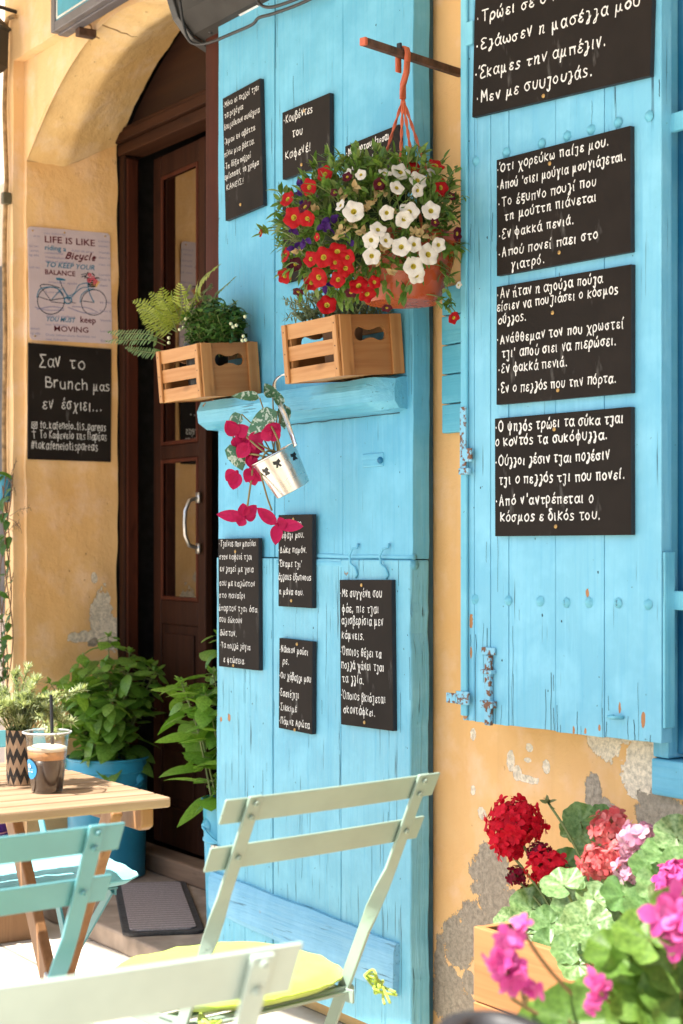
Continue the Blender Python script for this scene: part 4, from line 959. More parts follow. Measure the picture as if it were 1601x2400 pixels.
# long stems reaching out: left tip, right trailing mass, sprigs above
for (x0, y0), (x1, y1), n_ in (((690, 560), (612, 548), 6), ((1000, 690), (1068, 735), 10), ((1020, 560), (1070, 600), 9), ((1010, 620), (1066, 660), 12), ((1040, 500), (1060, 420), 10), ((1030, 470), (1070, 395), 9), ((820, 420), (800, 365), 9), ((860, 400), (893, 372), 8), ((950, 400), (965, 350), 9), ((975, 395), (985, 350), 8), ((1040, 660), (1058, 720), 10), ((900, 640), (905, 690), 8), ((980, 640), (940, 700), 7), ((930, 430), (930, 390), 8), ((700, 620), (660, 640), 8), ((740, 640), (700, 690), 7), ((1020, 430), (1040, 372), 9)):
    a, b = at(x0, y0, D=3.44), at(x1, y1, D=3.46 + .06*(x1 > 1030)); P = [lerp(a, b, i/8) + V((0, 0, .012*math.sin(i/8*3))) for i in range(9)]; sm.tube(P, .0012, 4)
    for i in range(n_):
        t_ = rnd.uniform(.25, 1); s_ = lerp(a, b, t_); lf.leaf(s_, ((b-a).normalized() + rv(1.0)).normalized(), V((0, 0, 1)) - FW*.5 + rv(.4), rnd.uniform(.022, .036), rnd.uniform(.008, .012), .2, .2, 4, .85)
sm.build('stems', M['stem'], hb, True); lf.build('leaves', M['pet_leaf'], hb, True)
mb = MB()                                                          # soil and old leaves inside the mass
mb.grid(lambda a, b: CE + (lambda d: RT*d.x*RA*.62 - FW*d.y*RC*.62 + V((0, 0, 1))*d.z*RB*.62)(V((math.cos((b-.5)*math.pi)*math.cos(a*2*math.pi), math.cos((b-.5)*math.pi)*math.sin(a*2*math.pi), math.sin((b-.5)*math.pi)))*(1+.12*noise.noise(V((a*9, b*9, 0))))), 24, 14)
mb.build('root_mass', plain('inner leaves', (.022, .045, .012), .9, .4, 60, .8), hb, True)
def petunia(nm, mats):
    """open trumpet facing +Z, 1 m across"""
    mb = MB(); rings = [(.03, -.30, 0), (.06, -.12, 0), (.13, -.03, 0), (.28, .02, .02), (.42, .025, .07), (.50, .0, .13)]; n_ = 40; vs = []
    for r, z, wv in rings:
        for k in range(n_):
            a = 2*math.pi*k/n_; c5 = math.cos(5*a); rr = r*(1 - wv*1.0*(1-c5)*.5 + (.015*math.sin(11*a+2) if r > .4 else 0))
            vs.append((math.cos(a)*rr, math.sin(a)*rr, z + (wv*.35*c5 + (.02*math.sin(7*a+1) if r > .4 else 0))))
    fs = [(i*n_+k, i*n_+(k+1) % n_, (i+1)*n_+(k+1) % n_, (i+1)*n_+k) for i in range(len(rings)-1) for k in range(n_)]
    mb.add(vs, fs); mb.m = [1 if i < 2*n_ else 0 for i in range(len(fs))]
    mb.lathe((0, 0, -.2), [(.012, 0), (.03, .12), (.045, .17), (0, .19)], 8, mi=1)
    mb.lathe((0, 0, -.62), [(.012, 0), (.03, .1), (.035, .33)], 8, mi=2)
    me = mb.build(nm, mats, None, True); d = me.data; bpy.data.objects.remove(me); return d
M['pw'] = petal('white petunia', (.80, .77, .72), (.74, .70, .62)); M['pr'] = petal('red petunia', (.40, .003, .006), (.30, .002, .004), .6, .10)
M['py'] = petal('yellow throat', (.62, .52, .07), (.50, .40, .04)); M['pd'] = petal('maroon petunia', (.10, .006, .02), (.06, .004, .012)); M['pv'] = petal('violet petunia', (.09, .025, .22), (.06, .02, .15)); M['pb'] = petal('faded bud', (.62, .50, .26), (.50, .34, .15))
DW_, DR_, DD_ = petunia('white flower', [M['pw'], M['py'], M['stem']]), petunia('red flower', [M['pr'], M['py'], M['stem']]), petunia('dark flower', [M['pd'], M['py'], M['stem']])
def flower(data, nm, cx, cy, size, tl=(0, 0), dz=0.):
    px, py = 580 + cx*.338, 330 + cy*.338
    d = ray(px, py); x = (d*3.53 - (CE-CAM)).dot(RT)/RA; z = (d*3.53 - (CE-CAM)).z/RB; q = max(0., 1-x*x-z*z)
    p = CAM + d*(3.53 - RC*(.25+.85*math.sqrt(q)) - .034 - dz)
    n = ((-d*1.05) + RT*(x*.7 + tl[0] + rnd.uniform(-.35, .35)) + V((0, 0, 1))*(z*.4 + .08 + tl[1] + rnd.uniform(-.3, .4))).normalized()
    o = bpy.data.objects.new(nm, data); COL.objects.link(o); o.parent = hb
    o.matrix_basis = wm(hb).inverted() @ Matrix.Translation(p) @ n.to_track_quat('Z', 'Y').to_matrix().to_4x4() @ Matrix.Rotation(rnd.uniform(0, 6), 4, 'Z') @ Matrix.Scale(size, 4)
for x, y, s_, *r in ((740, 92, .030, (-.5, .3)), (1060, 215, .041), (1180, 272, .040, (0, .3)), (1180, 345, .030, (0, -.8)), (1035, 325, .032), (695, 225, .022, (-.8, 0)), (785, 235, .024), (955, 220, .030, (.3, .8)), (1275, 218, .022), (735, 490, .045), (642, 447, .026, (-.7, .2)), (965, 500, .032), (1120, 490, .043), (1085, 545, .038, (0, -.6)), (1272, 485, .040), (905, 615, .036, (0, .4)), (960, 690, .032, (.5, 0)), (855, 690, .036), (860, 800, .037), (1065, 735, .041), (1155, 718, .034), (1255, 788, .046), (1325, 722, .032), (1150, 872, .043), (1172, 935, .036, (0, -.3)), (1465, 1000, .016), (1325, 290, .016)):
    flower(DW_, 'white_flower', x, y, s_*1.03, *r)
for x, y, s_, *r in ((535, 230, .036), (425, 322, .037), (275, 402, .036, (-.4, .2)), (318, 532, .046), (412, 540, .034, (.2, 0)), (262, 790, .032, (-.7, .2)), (255, 938, .034), (525, 808, .044), (622, 765, .042, (0, .4)), (690, 808, .035), (605, 845, .030), (680, 885, .036, (.3, -.2)), (440, 985, .034, (-.3, -.2)), (490, 948, .044), (625, 962, .036), (768, 1002, .042, (0, .8)), (830, 1065, .038, (.2, -.2)), (880, 980, .028), (550, 1138, .042, (0, .9)), (1155, 190, .034, (0, .5)), (1310, 165, .036, (0, .5)), (1342, 325, .038, (.2, 0)), (435, 820, .034, (-.5, 0)), (1430, 1228, .028, (0, -.4)), (90, 640, .016, (-1, 0)), (480, 668, .018, (-.6, .3))):
    flower(DR_, 'red_flower', x, y, s_*1.03, *r)
for x, y, s_, *r in ((395, 455, .034, (-.3, .4)), (330, 855, .032), (690, 250, .024), (915, 300, .030, (0, -.5)), (1455, 645, .032, (.5, 0)), (1415, 385, .020), (350, 1050, .026, (0, -.9)), (715, 1055, .028, (0, -.9)), (965, 1160, .024, (0, -.9)), (1300, 565, .02), (600, 360, .018)):
    flower(DD_, 'dark_flower', x, y, s_, *r)
mb = MB(); mv = MB()
for x, y in ((805, 455), (820, 485), (940, 360), (880, 380), (830, 425), (670, 570), (720, 590), (640, 665), (800, 640), (1260, 665), (1155, 645), (950, 760), (905, 830), (995, 925), (740, 325), (650, 380), (1210, 655), (470, 490), (350, 755), (630, 615), (985, 480), (1255, 590), (820, 700)):
    px, py = 580+x*.338, 330+y*.338; d = ray(px, py); xx = (d*3.53-(CE-CAM)).dot(RT)/RA; zz = (d*3.53-(CE-CAM)).z/RB; q = max(0, 1-xx*xx-zz*zz); p = CAM + d*(3.53-RC*(.25+.85*math.sqrt(q))-.008)
    mb = MB()
    for j in range(4): mb.leaf(p, rv(1) - FW*.5, rv(1), .016, .012, .5, .4, 4, .9)
    mb.build('faded_bud', M['pb'], hb, True)
for x, y in ((365, 320), (375, 395), (535, 590), (560, 610), (395, 690), (325, 745), (540, 1000), (700, 690), (300, 610), (575, 545)):
    px, py = 580+x*.338, 330+y*.338; d = ray(px, py); xx = (d*3.53-(CE-CAM)).dot(RT)/RA; zz = (d*3.53-(CE-CAM)).z/RB; q = max(0, 1-xx*xx-zz*zz); p = CAM + d*(3.53-RC*(.25+.85*math.sqrt(q))-.008)
    mv = MB()
    for j in range(4): mv.leaf(p, rv(1) - FW*.3, rv(1), .020, .013, .4, .3, 4, .9)
    mv.build('violet_bud', M['pv'], hb, True)

# ------------------------------------------------------------------ wooden crates on the ledge
def crate(label, x0, y1, z, w_, dp, h, tilt):
    """front (slats) faces -Y, solid ends with a bone-shaped hand hole face +-X"""
    r = thing('wooden_crate', (x0+w_/2, y1, z), label, 'crate', 'crates on the ledge of the blue door', (R_(tilt), 0, 0))
    p = .018; k = .004
    def put(nm, mb, m, bv=.0012): return mb.build(nm, m, r, bevel=bv, local=True)
    for sx in (-1, 1):
        for sy in (-.0, -1):
            mb = MB(); xa = sx*(w_/2-k-p/2); ya = -p/2-k if sy == 0 else -dp+p/2+k
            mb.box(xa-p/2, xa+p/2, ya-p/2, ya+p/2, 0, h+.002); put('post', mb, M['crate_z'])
        mb = MB(); xo = sx*(w_/2); hc, K = h*.68, 48; rw, rh = .030, .0155
        angs = sorted([2*math.pi*i/K for i in range(K)] + [math.atan2(b_, a_) % (2*math.pi) for a_, b_ in ((dp/2, h-hc), (-dp/2, h-hc), (-dp/2, -hc), (dp/2, -hc))])
        F = []
        for a in angs:
            ca, sa = math.cos(a), math.sin(a); t_ = min(((dp/2)/abs(ca) if abs(ca) > 1e-6 else 9), ((h-hc)/sa if sa > 1e-6 else hc/-sa if sa < -1e-6 else 9))
            # bone outline: two discs joined by a waist
            rr = 0
            for s_ in range(60, 0, -1):
                q = s_*.001; x_, y_ = q*ca, q*sa
                ins = (abs(x_)-.027)**2 + y_*y_ < .0165**2 or (abs(x_) < .027 and abs(y_) < .0095 + .0045*(abs(x_)/.027)**2)
                if ins: rr = q; break
            F.append(((ca*rr, sa*rr+hc), (ca*t_, sa*t_+hc)))
        vs = []; n_ = len(F)
        for xo_ in (xo, xo - sx*.008):
            vs += [(xo_, -dp/2+i_[0], i_[1]) for i_, o_ in F] + [(xo_, -dp/2+o_[0], o_[1]) for i_, o_ in F]
        fs = []
        for i in range(n_):
            j = (i+1) % n_
            fs += [(i, j, n_+j, n_+i), (2*n_+i, 3*n_+i, 3*n_+j, 2*n_+j), (i, 2*n_+i, 2*n_+j, j), (n_+i, n_+j, 3*n_+j, 3*n_+i)]
        if sx < 0: fs = [f_[::-1] for f_ in fs]
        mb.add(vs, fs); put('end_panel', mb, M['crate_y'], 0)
        for ya in (-.016, -dp+.016):
            mb = MB(); mb.box(xo+sx*.0005 if sx > 0 else xo-.007, xo+.007 if sx > 0 else xo-.0005, ya-.0155, ya+.0155, .0, h); put('end_batten', mb, M['crate_z'])
    for ys in (0, 1):
        for i in range(3):
            mb = MB(); z0 = i*(h-.034)/2; y_ = -.006 if ys == 0 else -dp
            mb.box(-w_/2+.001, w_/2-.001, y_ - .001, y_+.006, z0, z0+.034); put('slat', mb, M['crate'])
        if ys == 1:
            for sx in (-1, 1):
                mb = MB(); mb.box(sx*(w_/2-.009)-.0085, sx*(w_/2-.009)+.0085, -dp-.007, -dp-.0012, 0, h); put('front_batten', mb, M['crate_z'])
    for i in range(3):
        for sx in (-1, 1):
            mb = MB(); mb.lathe((sx*(w_/2-.009), -dp-.0071, i*(h-.034)/2+.017), [(.0019, 0), (.0017, .0004), (0, .0005)], 8, (0, -1, 0)); put('nail', mb, M['iron'], 0)
    mb = MB(); mb.box(-w_/2+.009, w_/2-.009, -dp+.007, -.008, .002, .009); put('base', mb, M['crate'])
    return r
cr1 = crate('pine crate with a hand hole, holding the green fern at the ledge', .0, LF-.003, 1.566, .225, .168, .135, 5.0)
cr2 = crate('pine crate with a hand hole, holding grey green herbs, below the flower basket', .628, LF-.003, 1.566, .228, .168, .135, 5.0)
C1, C2 = V((.1125, LF-.09, 1.575)), V((.742, LF-.09, 1.575))
M['fern'] = leafmat('fern leaf', (.30, .37, .05), (.46, .50, .10), .5, .3); M['fern_d'] = leafmat('fern dark', (.13, .24, .08), (.23, .33, .13), .5, .25)
M['box'] = leafmat('boxwood leaf', (.045, .13, .022), (.12, .25, .045), .35, .2, (.16, .27, .05))
def pot(nm, lab, c, r, h, mat, cat='pot', seg=28):
    mb = MB(); mb.lathe(c, [(0, 0), (r*.8, 0), (r, h), (r*1.06, h), (r*1.06, h+.008), (r*.95, h+.008), (r*.93, h-.01), (0, h-.01)], seg); o = mb.build(nm, mat, None, 'auto'); return tag(o, lab, cat) if lab else o
def frond(lf, st, P, Wd, n_=22, mat=0):
    """fern frond along the polyline P with paired leaflets"""
    S_ = spline([V(p) for p in P], 8); st.tube(S_, [.0016*(1-.7*i/len(S_)) for i in range(len(S_))], 4)
    L = sum((S_[i+1]-S_[i]).length for i in range(len(S_)-1)); acc = 0; nxt = L*.12; step = L*.88/n_
    for i in range(len(S_)-1):
        d = (S_[i+1]-S_[i]); l = d.length
        while nxt < acc+l and nxt < L*.985:
            t_ = nxt/L; p = S_[i] + d*((nxt-acc)/l); dn_ = d.normalized(); up = -FW + V((0, 0, .5)); sd2 = dn_.cross(up).normalized(); up2 = sd2.cross(dn_)
            wl2 = Wd*(math.sin(math.pi*min(1, .18+t_*.82))**.7)
            for s_ in (-1, 1): lf.leaf(p, sd2*s_ + dn_*.35 + rv(.12), up2 + rv(.2), max(.006, wl2*rnd.uniform(.9, 1.1)), step*.66, .15, .15, 4, .7)
            nxt += step
        acc += l
fp = thing('fern_plant', C1, 'fern with arching yellow green and dark fronds in the left crate', 'fern')
lf, st_, ld = MB(), MB(), MB(); B0 = C1 + V((-.02, -.01, .09))
def fx(x, y, Yy): return at(250 + x*.2551, 580 + y*.2551, Y=Yy)
for k, P in enumerate(([(520, 800), (430, 640), (330, 520), (230, 490)], [(560, 700), (520, 560), (470, 480), (385, 410)], [(600, 720), (560, 600), (530, 480), (500, 360)], [(680, 700), (690, 560), (680, 420), (670, 320)], [(720, 680), (720, 560), (735, 440), (760, 340)], [(770, 620), (800, 480), (880, 300), (1050, 150)], [(640, 760), (540, 640), (440, 560), (320, 490)], [(640, 720), (560, 640), (500, 600), (440, 560)], [(620, 720), (600, 640), (590, 600), (560, 560)], [(650, 780), (520, 700), (400, 600), (270, 560)], [(700, 720), (640, 580), (610, 480), (590, 400)], [(600, 800), (480, 740), (380, 660), (300, 620)], [(740, 700), (760, 580), (800, 480), (830, 400)], [(640, 760), (600, 640), (560, 520), (440, 430)])):
    frond(lf, st_, [fx(*P[0], -.17), fx(*P[1], -.20), fx(*P[2], -.22), fx(*P[3], -.24)], .031, 15)
for k, P in enumerate(([(540, 860), (400, 800), (200, 790), (0, 775)], [(540, 900), (400, 850), (200, 850), (-20, 860)], [(560, 960), (440, 970), (300, 950), (165, 915)], [(900, 560), (970, 470), (1080, 360), (1190, 265)], [(880, 500), (890, 430), (930, 380), (960, 330)], [(1010, 640), (1070, 590), (1140, 530), (1200, 485)])):
    f_ = -.22 if k < 3 else -.13
    frond(ld, st_, [fx(*P[0], -.18), fx(*P[1], f_), fx(*P[2], f_-.02), fx(*P[3], f_-.04)], .022, 17)
st_.build('stalks', M['stem'], fp, True); lf.build('light_fronds', M['fern'], fp, True); ld.build('dark_fronds', M['fern_d'], fp, True)
pot('plant_pot', 'black pot inside the left crate, seen between its slats', V((.10, LF-.09, 1.578)), .058, .115, M['black'])
bw = thing('boxwood_plant', C1 + V((.06, 0, 0)), 'dense dark green boxwood bush with tiny white buds, right part of the left crate', 'plant')
lf, st_, bd = MB(), MB(), MB()
for i in range(330):
    u = rnd.uniform(0, 6.28); rr = math.sqrt(rnd.random())*.9; hh = rnd.uniform(.115, .225)*(1-.2*rr)
    p = V((.142 + math.cos(u)*rr*.10, LF-.09 + math.sin(u)*rr*.085, 1.60 + hh))
    if p.y > LF-.006: p.y = LF-.006
    ax = (V((math.cos(u)*rr*.8, math.sin(u)*rr*.8 - .1, .9)) + rv(.4)).normalized(); st_.tube([p - ax*.05, p], .0012, 4, cap=False)
    for j in range(6):
        a = j*2.4+i; e = ax.orthogonal().normalized(); d = (e*math.cos(a) + ax.cross(e)*math.sin(a)) + ax*rnd.uniform(.1, .8)
        lf.leaf(p - ax*.005*j, d, ax, rnd.uniform(.016, .027), rnd.uniform(.008, .012), .25, .15, 4, .75)
for x, y in ((725, 655), (965, 530), (1140, 700), (1160, 730), (1190, 715), (1270, 635), (670, 755), (705, 735), (570, 830), (570, 875), (1245, 855), (1275, 850), (1255, 815), (950, 495)):
    q = fx(x, y, -.215 if x < 800 else -.165); bd.lathe(q, [(0, -.005), (.0045, -.002), (.0045, .002), (0, .005)], 8, -FW)
st_.build('twigs', M['stem'], bw, True); lf.build('leaves', M['box'], bw, True); bd.build('buds', plain('white bud', (.72, .74, .45), .5), bw, True)
# grey herbs in the right crate
M['sage'] = leafmat('grey green leaf', (.16, .19, .105), (.26, .29, .18), .6, .2); M['succ'] = leafmat('succulent leaf', (.12, .19, .10), (.22, .29, .17), .45, .1)
hp = thing('herb_plant', C2, 'grey green feathery herb with succulents in the right crate', 'herb')
lf, st_, sc_ = MB(), MB(), MB()
for i in range(75):
    u = rnd.uniform(0, 6.28); rr = math.sqrt(rnd.random()); p0 = V((.735 + math.cos(u)*rr*.09, LF-.085 + math.sin(u)*rr*.06, 1.67))
    p1 = p0 + V((math.cos(u)*rr*.10 + rnd.uniform(-.03, .03), math.sin(u)*rr*.06 - .01, rnd.uniform(.035, .105)))
    if p1.y > LF-.008: p1.y = LF-.008
    P = spline([p0, lerp(p0, p1, .5) + V((0, 0, .02)), p1], 6); st_.tube(P, .0011, 4)
    for q in P[2:]:
        for j in range(4): lf.leaf(q, (p1-p0).normalized()*.5 + rv(.9), V((0, 0, 1)), rnd.uniform(.012, .024), .0042, .1, .1, 3, .8)
for cx, cy in ((430, 1235), (380, 1255), (470, 1215), (350, 1230), (410, 1200)):
    c = at(580+cx*.338, 330+cy*.338, Y=-.20)
    for j in range(16): a = j*2.4; sc_.leaf(c, V((math.cos(a), math.sin(a), .25+j*.07)), V((0, 0, 1)), .022-.0007*j, .014, -.3, .2, 4, 1.)
st_.build('stalks', M['stem'], hp, True); lf.build('leaves', M['sage'], hp, True); sc_.build('rosettes', M['succ'], hp, True)
pot('plant_pot', 'brown pot inside the right crate, seen between its slats', V((.735, LF-.088, 1.578)), .048, .105, plain('brown pot', (.22, .12, .065), .7))

# ------------------------------------------------------------------ tin bucket hung on the ledge, with cyclamen
tb_c = at(640, 1062, Y=-.245); tb_e = at(688, 1150, Y=-.20); ax = (tb_e-tb_c).normalized()
tb = thing('tin_bucket', tb_c, 'small shiny tin bucket hanging askew from the blue ledge', 'bucket')
L = .098; mb = MB(); t = NT('tin'); f = t.noise(18, 3); M['tin'] = t.fin(t.mix(f, (.62, .60, .57), (.80, .79, .77)), t.ramp(t.noise(9, 3), .3, .7, .18, .36), t.bump(t.noise(25, 3), .25, .004), Metallic=.95)
mb.lathe(tb_c, [(.0575, 0), (.058, .002), (.0555, .004), (.044, L-.004), (.0435, L), (.040, L+.001), (0, L-.004)], 40, ax); 
mb.lathe(tb_c, [(.0575, 0), (.0545, .001), (.043, L-.006)], 40, ax); mb.build('body', M['tin'], tb, 'auto')
mb = MB(); mb.lathe(tb_c, [(.053, .012), (.03, .008), (0, .006)], 24, ax); mb.build('filling', M['soil'], tb, True)
P = [at(x, y, Y=yy) for x, y, yy in ((692, 1046, -.235), (682, 1015, -.235), (668, 975, -.22), (652, 940, -.20), (643, 915, -.185), (645, 893, -.17), (660, 880, -.16), (676, 880, -.15))]
mb = MB(); mb.sweep(spline(P, 5), .013, .0025, [RT*.55 - FW*.8 + V((0, 0, .1))]*len(spline(P, 5))); mb.build('handle', M['tin'], tb, True)
e1 = ax.cross(FW).normalized(); g1 = ax.cross(e1)
def butterfly(ang, t0):
    rr = .0565 - .0125*t0/L + .0006; c = tb_c + ax*t0; n = (e1*math.cos(ang) + g1*math.sin(ang)); tn = ax.cross(n); mbb = MB()
    for s_ in (-1, 1):
        pts = [(0, -.008), (.008*s_, -.011), (.0095*s_, -.003), (.004*s_, 0), (.0075*s_, .007), (.003*s_, .008), (0, .003)]
        mbb.prism(pts if s_ > 0 else pts[::-1], c + n*rr, tn, ax, n, .0008)
    return mbb
for ang, t0 in ((2.3, .03), (1.62, .026), (.72, .03)):
    bm_ = butterfly(ang, t0); bm_.build('butterfly_cutout', M['black'], tb)
cy = thing('cyclamen_plant', tb_c, 'artificial pink cyclamen with marbled leaves spilling from the tin bucket', 'plant')
M['cyc'] = petal('cyclamen petal', (.62, .018, .11), (.50, .012, .085), .5, .3); M['cstem'] = plain('cyclamen stem', (.22, .17, .06), .5)
t = NT('cyclamen leaf'); f = t.ramp(t.noise(70, 3, .6, dist=1.), .52, .58); M['cleaf'] = t.fin(t.mix(f, (.04, .13, .055), (.42, .50, .40)), .4)
root = tb_c + ax*.01
def cpx(x, y, Yy): return at(440 + x*.3827, 860 + y*.3827, Y=Yy)
def stalk(P, r=.0024): mb = MB(); mb.tube(spline([root + rv(.012)] + P, 6), r, 6); mb.build('stalk', M['cstem'], cy, True)
def cyc(c, axis, petals, L=.045, Wd=.026):
    mb = MB(); 
    for dx_, dz_, l in petals:
        d = RT*dx_ + V((0, 0, dz_)) - FW*rnd.uniform(-.2, .3); mb.leaf(c, d, -FW + rv(.3), L*l, Wd, rnd.uniform(-.3, .45), rnd.uniform(.25, .7), 7, .85)
    mb.lathe(c - V((0, 0, .004)), [(0, -.006), (.005, 0), (.004, .006), (0, .008)], 10); mb.build('flower', M['cyc'], cy, True)
c = cpx(345, 920, -.26); stalk([cpx(410, 590, -.27), cpx(390, 680, -.28), cpx(365, 850, -.27)]); cyc(c, 0, ((-1, .1, 1.35), (-.1, 1, .72), (.75, .75, .85), (.55, .1, .6), (-.15, -.3, .5)), .05, .03)
c = cpx(545, 965, -.25); stalk([cpx(480, 520, -.27), cpx(445, 620, -.28), cpx(480, 780, -.27), cpx(515, 880, -.26)]); cyc(c, 0, ((-.75, .65, 1.2), (1, -.08, 1.25), (-.05, -1, .95), (.35, .1, .5)), .052, .03)
c = cpx(300, 420, -.30); stalk([cpx(450, 480, -.27), cpx(310, 365, -.29)]); cyc(c, 0, ((-.6, .9, .95), (.7, .5, .8), (.2, -1, .75), (-.2, .3, .8), (.5, -.4, .8)), .046, .036)
c = cpx(375, 470, -.29); stalk([cpx(440, 500, -.28), cpx(360, 430, -.29)]); cyc(c, 0, ((-.5, -.6, .95), (.6, .4, .95), (.2, -.9, .5), (.7, -.3, .9)), .046, .036)
c = cpx(510, 400, -.27); stalk([cpx(560, 470, -.27), cpx(500, 340, -.27)]); cyc(c, 0, ((-.5, -.3, .8), (.6, -.4, .7), (.5, .5, .8), (-.2, .6, .6)), .036, .032)
c = cpx(300, 640, -.30); stalk([cpx(430, 540, -.28), cpx(300, 510, -.30), cpx(275, 400, -.3)]); cyc(c, 0, ((-.2, -1, .9), (-.6, -.5, .7)), .05, .036)
c = cpx(385, 620, -.28); cyc(c, 0, ((.2, -1, 1.), (.5, -.6, .9), (-.3, -.9, .85), (0, 1, .9)), .046, .030)
c = cpx(390, 545, -.285); cyc(c, 0, ((.2, -1, .5), (.5, .3, .5)), .046, .026)
for x, y, dx_, dz_, L_, W_, Yy in ((440, 190, -1, .15, .058, .024, -.25), (520, 190, -.3, .6, .035, .026, -.2), (545, 270, -.85, -.6, .078, .042, -.24), (590, 230, 0, -1, .05, .026, -.19), (330, 290, -.5, -.5, .042, .028, -.28), (575, 240, -.4, .9, .04, .02, -.2)):
    q = cpx(x, y, Yy); mb = MB(); mb.leaf(q, RT*dx_ + V((0, 0, dz_)), -FW*.8 + V((0, 0, .5)), L_*1.2, W_*1.25, .15, .25, 7, .6); mb.build('leaf', M['cleaf'], cy, True); stalk([lerp(root, q, .5) + V((0, 0, .01)), q], .0018)
q = cpx(300, 540, -.30); mb = MB()                                 # the heart-shaped leaf
mb.add([q + RT*x*.03 + V((0, 0, z*.034)) - FW*(.004 if i else .012) for i, (x, z) in enumerate([(0, .1), (-.1, .55), (-.55, .75), (-.95, .35), (-.75, -.25), (-.2, -.75), (.45, -1.1), (.75, -.5), (.95, .1), (.7, .5), (.25, .6)])], [(0, i, i % 10 + 1) for i in range(1, 11)])
mb.build('leaf', M['cleaf'], cy, True)

# ------------------------------------------------------------------ folding chairs
PAINT = {k: metal_paint(k+' paint', v) for k, v in dict(sage=(.262, .352, .285), teal=(.105, .30, .33), mint=(.45, .56, .49)).items()}
M['stud'] = plain('rivet', (.30, .31, .27), .35, Metallic=.6)
def chair(label, x, y, rz, mat, top=.82, sh=.041, gap=.073):
    r = thing('folding_chair', (x, y, 0), label, 'chair', 'metal folding chairs', (0, 0, R_(rz))); k = top-.82
    def put(nm, mb, bv=.001, m=mat): return mb.build(nm, m, r, 'auto', bevel=bv, local=True)
    by = lambda z: -.13 - (z-.46)*.486
    for zc in (.80+k, .80-gap+k):                                    # back slats, gently bowed
        mb = MB(); n_ = 12; P = [V((lerp(-.213, .213, i/n_), by(zc) - .0015 - .006*(1-(2*i/n_-1)**2) + .006, zc)) for i in range(n_+1)]
        ol = []
        mb.sweep(P, sh, .004, [V((0, -.44, .9))]*(n_+1)); put('back_slat', mb, .0012)
    for s_ in (-1, 1):
        X = s_*.168; mb = MB()
        zs = [.821+k, .76, .70, .665, .63, .595, .56, .50, .46, .30, .0]; 
        P = [V((X - s_*(.004 if z < .6 else .004*max(0, (.66-z)/.06) if z < .66 else 0), by(z) - .006*(1 if z > .66 else max(0, (z-.56)/.10)), z)) for z in zs]
        tw = [0, 0, 0, .0, .33, .66, 1, 1, 1, 1, 1]
        mb.sweep(P, .024, .0055, [V((math.cos(t_*math.pi/2), -math.sin(t_*math.pi/2)*1., 0)) for t_ in tw]); leg_ = put('back_leg', mb, .0015)
        mb = MB(); mb.sweep([V((s_*.150, .20, .445)), V((s_*.150, -.02, .225)), V((s_*.150, -.24, .0))], .02, .005, [V((0, .7, -.7))]*3); put('front_leg', mb, .0012)
        mb = MB(); mb.sweep([V((s_*.156, -.16, .445)), V((s_*.156, .21, .445))], .022, .004, [V((0, 0, 1))]*2); put('seat_rail', mb, .001)
        for z in (.80+k+sh*.24, .80+k-sh*.27, .80-gap+k):
            mb = MB(); yy = by(z) - .0125; mb.lathe((X, yy, z), [(.0048, 0), (.0044, .0018), (.002, .0028), (.0015, .0015), (0, .0015)], 12, (0, -.9, -.44)); o = put('rivet', mb, 0, mat); o.parent = leg_
    for i in range(7):
        mb = MB(); yy = -.15 + i*.055; mb.box(-.158, .158, yy, yy+.036, .448, .453); put('seat_slat', mb)
    mb = MB(); mb.tube([(-.17, -.225, .02), (.17, -.225, .02)], .005, 8); put('foot_bar', mb, 0)
    mb = MB(); mb.tube([(-.17, .085, .03), (.17, .085, .03)], .005, 8); put('foot_bar', mb, 0)
    mb = MB(); mb.tube([(-.175, -.135, .452), (.175, -.135, .452)], .006, 8); put('pivot_bar', mb, 0)
    return r
SC = chair('sage green folding chair with a lime cushion, in front of the blue door leaf', 1.54, -.942, 98, PAINT['sage'])
TC = chair('teal folding chair at the left, at the near end of the wooden table', 1.667, -1.541, 92.7, PAINT['teal'])
MC = chair('pale mint folding chair nearest to the camera, out of focus at the bottom', 2.300, -1.650, 87, PAINT['mint'], .805, .056, .105)
FC = chair('teal folding chair on the far side of the wooden table with a pale turquoise cushion', .50, -.88, -88, PAINT['teal'], .745)
